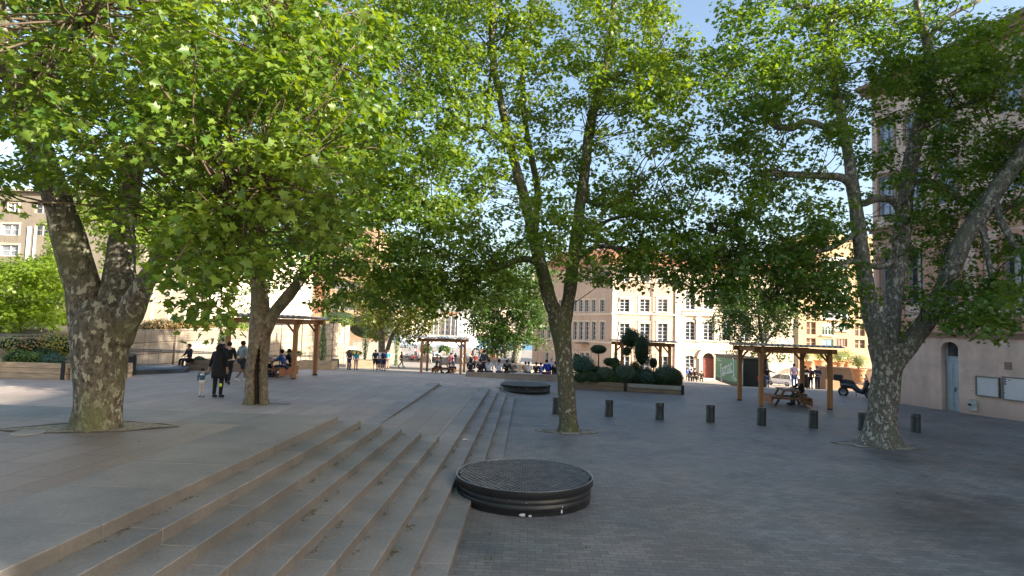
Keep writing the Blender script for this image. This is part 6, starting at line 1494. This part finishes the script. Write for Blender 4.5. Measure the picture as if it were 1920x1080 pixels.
def car(label,c,rz,paint):
    """small hatchback: x is length"""
    t=thing('hatchback_car',label,'car',c,rz)
    sec=[(-1.98,.30,.62,.62,.0),(-1.95,.28,.86,.80,.0),(-1.80,.22,1.0,.84,.0),(-1.5,.2,1.02,.86,.0),(-.9,.2,1.0,.87,0),(0,.2,.98,.87,0),(.8,.2,.96,.87,0),(1.2,.2,.90,.86,0),(1.7,.22,.80,.80,0),(1.93,.28,.66,.68,0),(1.98,.32,.56,.60,0)]
    mb=MB(); vs=[];fs=[]
    for x,zb,zt,hw,_ in sec:
        pr=[(-hw*.9,zb),(-hw,zb+.12),(-hw,zb+(zt-zb)*.6),(-hw*.94,zt-.05),(-hw*.85,zt),(hw*.85,zt),(hw*.94,zt-.05),(hw,zb+(zt-zb)*.6),(hw,zb+.12),(hw*.9,zb)]
        vs+=[(x,y,z) for y,z in pr]
    n=10
    for i in range(len(sec)-1):
        for k in range(n): j=(k+1)%n; fs.append((i*n+k,i*n+j,(i+1)*n+j,(i+1)*n+k))
    fs.append(tuple(range(n))); fs.append(tuple(range((len(sec)-1)*n,len(sec)*n))); mb.add(vs,fs); mb.build('body',paint,t,True)
    prof=[(-1.88,.98),(-1.62,1.40),(-1.35,1.50),(.1,1.50),(.45,1.42),(1.25,.92)]
    mb=MB(); a=[(x,z) for x,z in prof]; vs=[];fs=[]
    for s in(-1,1):
        for x,z in prof: vs.append((x,s*(.84-.22*(z-.95)/.55),z))
    m_=len(prof)
    for i in range(m_-1): fs.append((i,i+1,m_+i+1,m_+i))
    fs.append(tuple(range(m_))); fs.append(tuple(range(m_,2*m_))); mb.add(vs,fs); mb.build('glasshouse',m_glass,t)
    mb=MB(); mb.add([(-1.66,-.64,1.415),(-1.35,-.63,1.515),(.1,-.63,1.515),(.42,-.65,1.44),(.42,.65,1.44),(.1,.63,1.515),(-1.35,.63,1.515),(-1.66,.64,1.415)],[(0,1,6,7),(1,2,5,6),(2,3,4,5)])
    for s in(-1,1):
        for p0,p1 in (((-1.85,.83,1.0),(-1.60,.67,1.42)),((.45,.67,1.43),(1.22,.82,.95)),((-.35,.66,1.48),(-.30,.84,.97)),((-1.2,.66,1.47),(-1.3,.84,.98))): mb.tube([(p0[0],s*p0[1],p0[2]),(p1[0],s*p1[1],p1[2])],.045,5)
    mb.build('roof',paint,t)
    for x in(-1.28,1.25):
        for s in(-1,1):
            a=MB();b_=MB(); wheel(a,b_,(x,s*.78,.30),.30,.2,'y'); w_=a.build('wheel',m_black,t,True); b_.build('rim',m_rim,w_,True)
    for s in(-1,1):
        mb=MB(); mb.ell((-1.93,s*.68,.83),(.06,.13,.15),8,6); mb.build('tail_light',M('red_lamp_lens',(.5,.02,.02),.2),t,True)
        mb=MB(); mb.ell((1.86,s*.62,.66),(.1,.17,.08),8,6); mb.build('headlight',m_glassb,t,True)
    mb=MB(); mb.box(-2.0,-.26,.62,-1.975,.26,.74); mb.build('number_plate',m_white,t)
    return t
m_wcar=M('white_car_paint',(.75,.76,.78),.25,.03,3,20,0,spec=.7)
q=P(1468,717,80); car('small white hatchback parked in the sun behind the right pergola',(q.x,80,G(q.x,80)+.05),math.radians(118),m_wcar)
q=P(818,660,128); t=car('white car down the slope seen through the centre pergola',(q.x,128,G(q.x,128)+.9),math.radians(8),m_wcar); t.location.z=G(q.x,128)
# scooter
q=P(1604,744,33.5); sc=thing('scooter','dark motor scooter with top box parked at the corner of the pink building','scooter',(q.x,33.5,gc(33.5)-.05),math.radians(-48))
m_sc=M('dark_blue_black_plastic',(.018,.022,.03),.3,.2,3,30,.03,spec=.6)
mb=MB(); mb.tube([(-.75,0,.62),(-.45,0,.66),(-.1,0,.62),(.1,0,.42),(.35,0,.34),(.5,0,.55),(.58,0,.85),(.55,0,1.0)],[.13,.19,.18,.15,.15,.13,.15,.09],12,flat=1); mb.build('body',m_sc,sc,True)
mb=MB(); mb.tube([(-.78,0,.80),(-.5,0,.82),(-.15,0,.78),(.0,0,.72)],[.10,.15,.15,.06],12); mb.build('seat',m_black,sc,True)
mb=MB(); mb.bev(-1.08,-.2,.88,-.68,.2,1.20,.05); mb.build('top_box',m_black,sc)
for x in(-.62,.72):
    a=MB();b_=MB(); wheel(a,b_,(x,0,.27),.27,.13,'y'); w_=a.build('wheel',m_black,sc,True); b_.build('rim',m_rim,w_,True)
mb=MB(); mb.tube([(.72,.09,.27),(.56,.07,.75),(.46,0,1.08)],.03,6); mb.tube([(.72,-.09,.27),(.56,-.07,.75),(.46,0,1.08)],.03,6); mb.build('fork',m_rim,sc,True)
mb=MB(); mb.tube([(.40,-.33,1.06),(.47,0,1.08),(.40,.33,1.06)],.022,6); mb.build('handlebar',m_black,sc,True)
mb=MB(); mb.add([(.62,-.16,.98),(.62,.16,.98),(.50,.13,1.32),(.50,-.13,1.32)],[(0,1,2,3)]); mb.build('windscreen',m_glassb,sc)
for s in(-1,1): mb=MB(); mb.tube([(.44,s*.25,1.08),(.42,s*.3,1.22)],.01,5); mb.ell((.42,s*.32,1.26),(.02,.07,.045),8,6); mb.build('mirror',m_black,sc,True)
mb=MB(); mb.tube([(0,.1,.3),(-.05,.26,.0)],.018,5); mb.build('kickstand',m_rim,sc)
mb=MB(); mb.tube([(.62,0,.50),(.80,0,.56),(.98,0,.42)],[.06,.09,.05],8); mb.build('mudguard',m_sc,sc,True)
# ---------------------------------------------------------------- harbour
def sailboat(label,x,y,L_,hm,rz,grp='moored boats in the harbour'):
    t=thing('sailboat',label,'boat',(x,y,-5.4),rz,grp); mb=MB(); n=9; vs=[];fs=[]
    for i in range(n):
        u=i/(n-1); w_=L_*.15*math.sin(math.pi*min(1,(.25+u*.75)))**.7*(1 if u<.99 else .05)
        w_=max(w_,.03); zt=1.3+.5*u
        vs+=[(L_*(u-.5),-w_,zt),(L_*(u-.5),-w_*.8,.3),(L_*(u-.5),0,-.3),(L_*(u-.5),w_*.8,.3),(L_*(u-.5),w_,zt)]
    for i in range(n-1):
        for k in range(4): fs.append((i*5+k,i*5+k+1,i*5+k+6,i*5+k+5))
        fs.append((i*5,i*5+5,i*5+9,i*5+4))
    fs.append((0,1,2,3,4)); mb.add(vs,fs); mb.build('hull',m_white,t)
    mb=MB(); mb.bev(-L_*.15,-L_*.08,1.45,L_*.2,L_*.08,2.2,.15); c_=mb.build('cabin',m_white,t)
    mb=MB(); mb.box(-L_*.1,-L_*.082,1.75,L_*.14,L_*.082,1.98); mb.build('window',m_glass,c_)
    mb=MB(); mb.tube([(.1*L_,0,1.4),(.1*L_,0,hm)],[.11,.08],6); mb.build('mast',m_white,t,True)
    mb=MB(); mb.tube([(.1*L_,0,2.9),(-.4*L_,0,3.0)],.16,7); mb.build('boom',M('pale_sail_cover',(.5,.55,.65),.8),t,True)
    mb=MB()
    for p in ((L_*.49,0,1.8),(-L_*.49,0,1.4),(.08*L_,L_*.13,1.4),(.08*L_,-L_*.13,1.4)): mb.tube([p,(.1*L_,0,hm-.2)],.015,3)
    mb.build('rigging',m_rim,t,fix=False); return t
BX=[(775,260,11,15),(790,300,12,17),(803,255,10,14),(812,330,13,18),(822,270,12,17),(833,300,11,15),(841,250,12,18),(850,330,13,19),(858,290,11,16),(868,360,12,17),(877,300,10,15),(885,380,12,17),(768,330,12,16),(797,370,12,18)]
for i,(px,D,L_,hm) in enumerate(BX):
    q=P(px,640,D); L_*=1.25; sailboat('white sailboat with bare mast moored in the crowded harbour',q.x,D,L_,hm,math.radians(90+RD.uniform(-25,25)),'moored sailboats')
q=P(886,640,262); t=thing('motor_yacht','white motor yacht moored at the right of the sailboats','boat',(q.x,262,-5.4),math.radians(80))
mb=MB(); mb.prism([(-7,-1.9),(4,-1.9),(8,0),(4,1.9),(-7,1.9)],-.2,1.9); mb.build('hull',m_white,t); mb=MB(); mb.bev(-5,-1.5,1.9,3,1.5,3.2,.2); mb.bev(-4.5,-1.3,3.2,.5,1.3,4.3,.2); c_=mb.build('cabin',m_white,t); mb=MB(); mb.box(-4.4,-1.53,2.4,2.5,1.53,2.9); mb.build('window',m_glass,c_)
# big pale tent roofs on the quay
for px,D,w_,lab in ((788,212,11,'long white marquee with pitched roof on the quay behind the centre pergola'),(770,196,9,'pale blue white marquee at the left end of the quay')):
    q=P(px,640,D); t=thing('marquee',lab,'marquee',(q.x,D,G(q.x,D)),0,'white marquees on the quay')
    mb=MB(); mb.add([(-w_/2,0,2.6),(w_/2,0,2.6),(w_/2,8,2.6),(-w_/2,8,2.6),(-w_/2+1,4,4.2),(w_/2-1,4,4.2)],[(0,1,5,4),(1,2,5),(2,3,4,5),(3,0,4)]); mb.build('canopy',m_white,t)
    for x in np.linspace(-w_/2+.1,w_/2-.1,5): mb=MB(); mb.tube([(x,.1,0),(x,.1,2.62)],.06,6); mb.build('pole',m_rim,t)
# lamp/kiosk arch sculpture
q=P(892.5,655,150); t=thing('arch_sculpture','dark round arch standing on the quay right of the centre pergola','sculpture',(q.x,150,G(q.x,150)),0)
mb=MB(); pts=[(1.05*math.cos(a)*.95,0,1.2+1.25*math.sin(a)) for a in np.linspace(-.7,math.pi+.7,16)]; mb.tube(pts,.16,8); mb.build('ring',M('rusty_dark_metal',(.08,.035,.03),.7),t,True); t.scale=(1.0,1,1.0); t.scale=(.95,)*3
mb=MB(); mb.bev(-1.3,-.5,-.2,1.3,.5,.35,.03); mb.build('plinth',m_cement,t)
# far shore: houses and trees
m_far=[stucco('far_wall_%d'%i,c,sc3(c,1.08),sc3(c,.8),.12,.1) for i,c in enumerate(((.74,.70,.63),(.66,.56,.42),(.62,.48,.38),(.72,.66,.56),(.68,.58,.47)))]  # far walls paled in colour to stand in for distance haze
def fhouse(px0,px1,yt,D,mt,lab,rows,cols_,name='quayside_building'):
    a=P(px0,620,D); b_=P(px1,620,D); r=thing(name,lab,'building',(a.x,D,-4.3),0,'buildings on the far shore'); L_=b_.x-a.x; zt=fac(r,(px0+px1)/2,yt)[1]
    Hh=[]
    for i in range(cols_):
        for j in range(rows):
            cx=L_*(i+.5)/cols_; w2=L_/cols_*.22; z0=zt*(j+.25)/rows; z1=zt*(j+.75)/rows; Hh.append([cx-w2,z0,cx+w2,z1,0])
    mb=MB(); wall_with_holes(mb,0,L_,-1,zt,Hh,depth=.5); boxed(mb,0,L_,14,-1,zt); mb.build('wall',mt,r)
    for h in Hh: 
        mb=MB(); mb.box(h[0],.3,h[1],h[2],.35,h[3]); mb.build('window',m_glassb,r)  # pale panes stand in for haze over the far windows
    mb=MB(); mb.add([(-.5,-.5,zt),(L_+.5,-.5,zt),(L_+.5,14.5,zt),(-.5,14.5,zt),(1,7,zt+2.5),(L_-1,7,zt+2.5)],[(0,1,5,4),(1,2,5),(2,3,4,5),(3,0,4),(0,3,2,1)]); mb.build('roof',m_tile if mt is not m_far[0] else m_cement,r)
fhouse(858,892,588,522,m_far[0],'white arcaded building on the far shore of the harbour',3,4)
for i,(a,b_,yt,mi,lb) in enumerate(((740,772,586,1,'ochre house on the far shore behind the left masts'),(773,800,582,3,'cream house on the far shore behind the masts'),(801,826,594,4,'beige house on the far shore at the centre'),(827,857,590,2,'reddish house on the far shore left of the white building'),(893,925,578,1,'ochre house on the far shore right of the white building'),(926,965,572,2,'reddish far shore house behind the dark plane tree'))): fhouse(a,b_,yt,530+i*3,m_far[mi],lb,4,4)
mb=MB(); 
for i in range(-6,7): mb.add([(i*60-40,640,-6),(i*60+80,640,-6),(i*60+60,760,-6),(i*60-20,760,-6),(i*60+20,700,16+8*math.sin(i*1.3))],[(0,1,4),(1,2,4),(2,3,4),(3,0,4)])
# wooded hill across the water
o=MB(); n=60; vs=[];fs=[]
for j in range(7):
    for i in range(n+1):
        x=-420+14*i; h=(26+12*math.sin(x*.013)+6*math.sin(x*.05+1))*math.sin(math.pi*j/6)**.8; vs.append((x,600+j*35,-5+h+RD.uniform(-1,1)))
for j in range(6):
    for i in range(n): fs.append((j*(n+1)+i,j*(n+1)+i+1,(j+1)*(n+1)+i+1,(j+1)*(n+1)+i))
o.add(vs,fs); tag(o.build('hill',M('wooded_hill',(.10,.12,.06),.95,.4,.05,.5,.3)),kind='structure')
# restaurant furniture and awnings near the water at right of the arch
for px,lb in ((912,'orange parasol table on the quay left'),(924,'orange parasol table on the quay middle'),(936,'orange parasol table on the quay right')):
    q=P(px,655,140); t=thing('cafe_screen',lb+' below the dark plane tree','screen',(q.x,140,G(q.x,140)),0,'orange timber cafe screens'); mb=MB(); mb.bev(-.6,-.3,0,.6,.3,1.5,.03); mb.build('panel',m_woodh,t); mb=MB(); mb.bev(-.7,-.4,1.501,.7,.4,1.6,.02); mb.build('shelf',m_white,t)
for px,lb in ((800,'green shrub in a tub seen through the centre pergola at left'),(832,'green shrub in a tub seen through the centre pergola at right')):
    q=P(px,650,150); bush('tub_shrub',lb,'shrub',(q.x,150,G(q.x,150)),(1.6,1.2,1.6),g_mid,700,.3,'tub shrubs on the quay',lobes=4,noisy=.3,core=core)
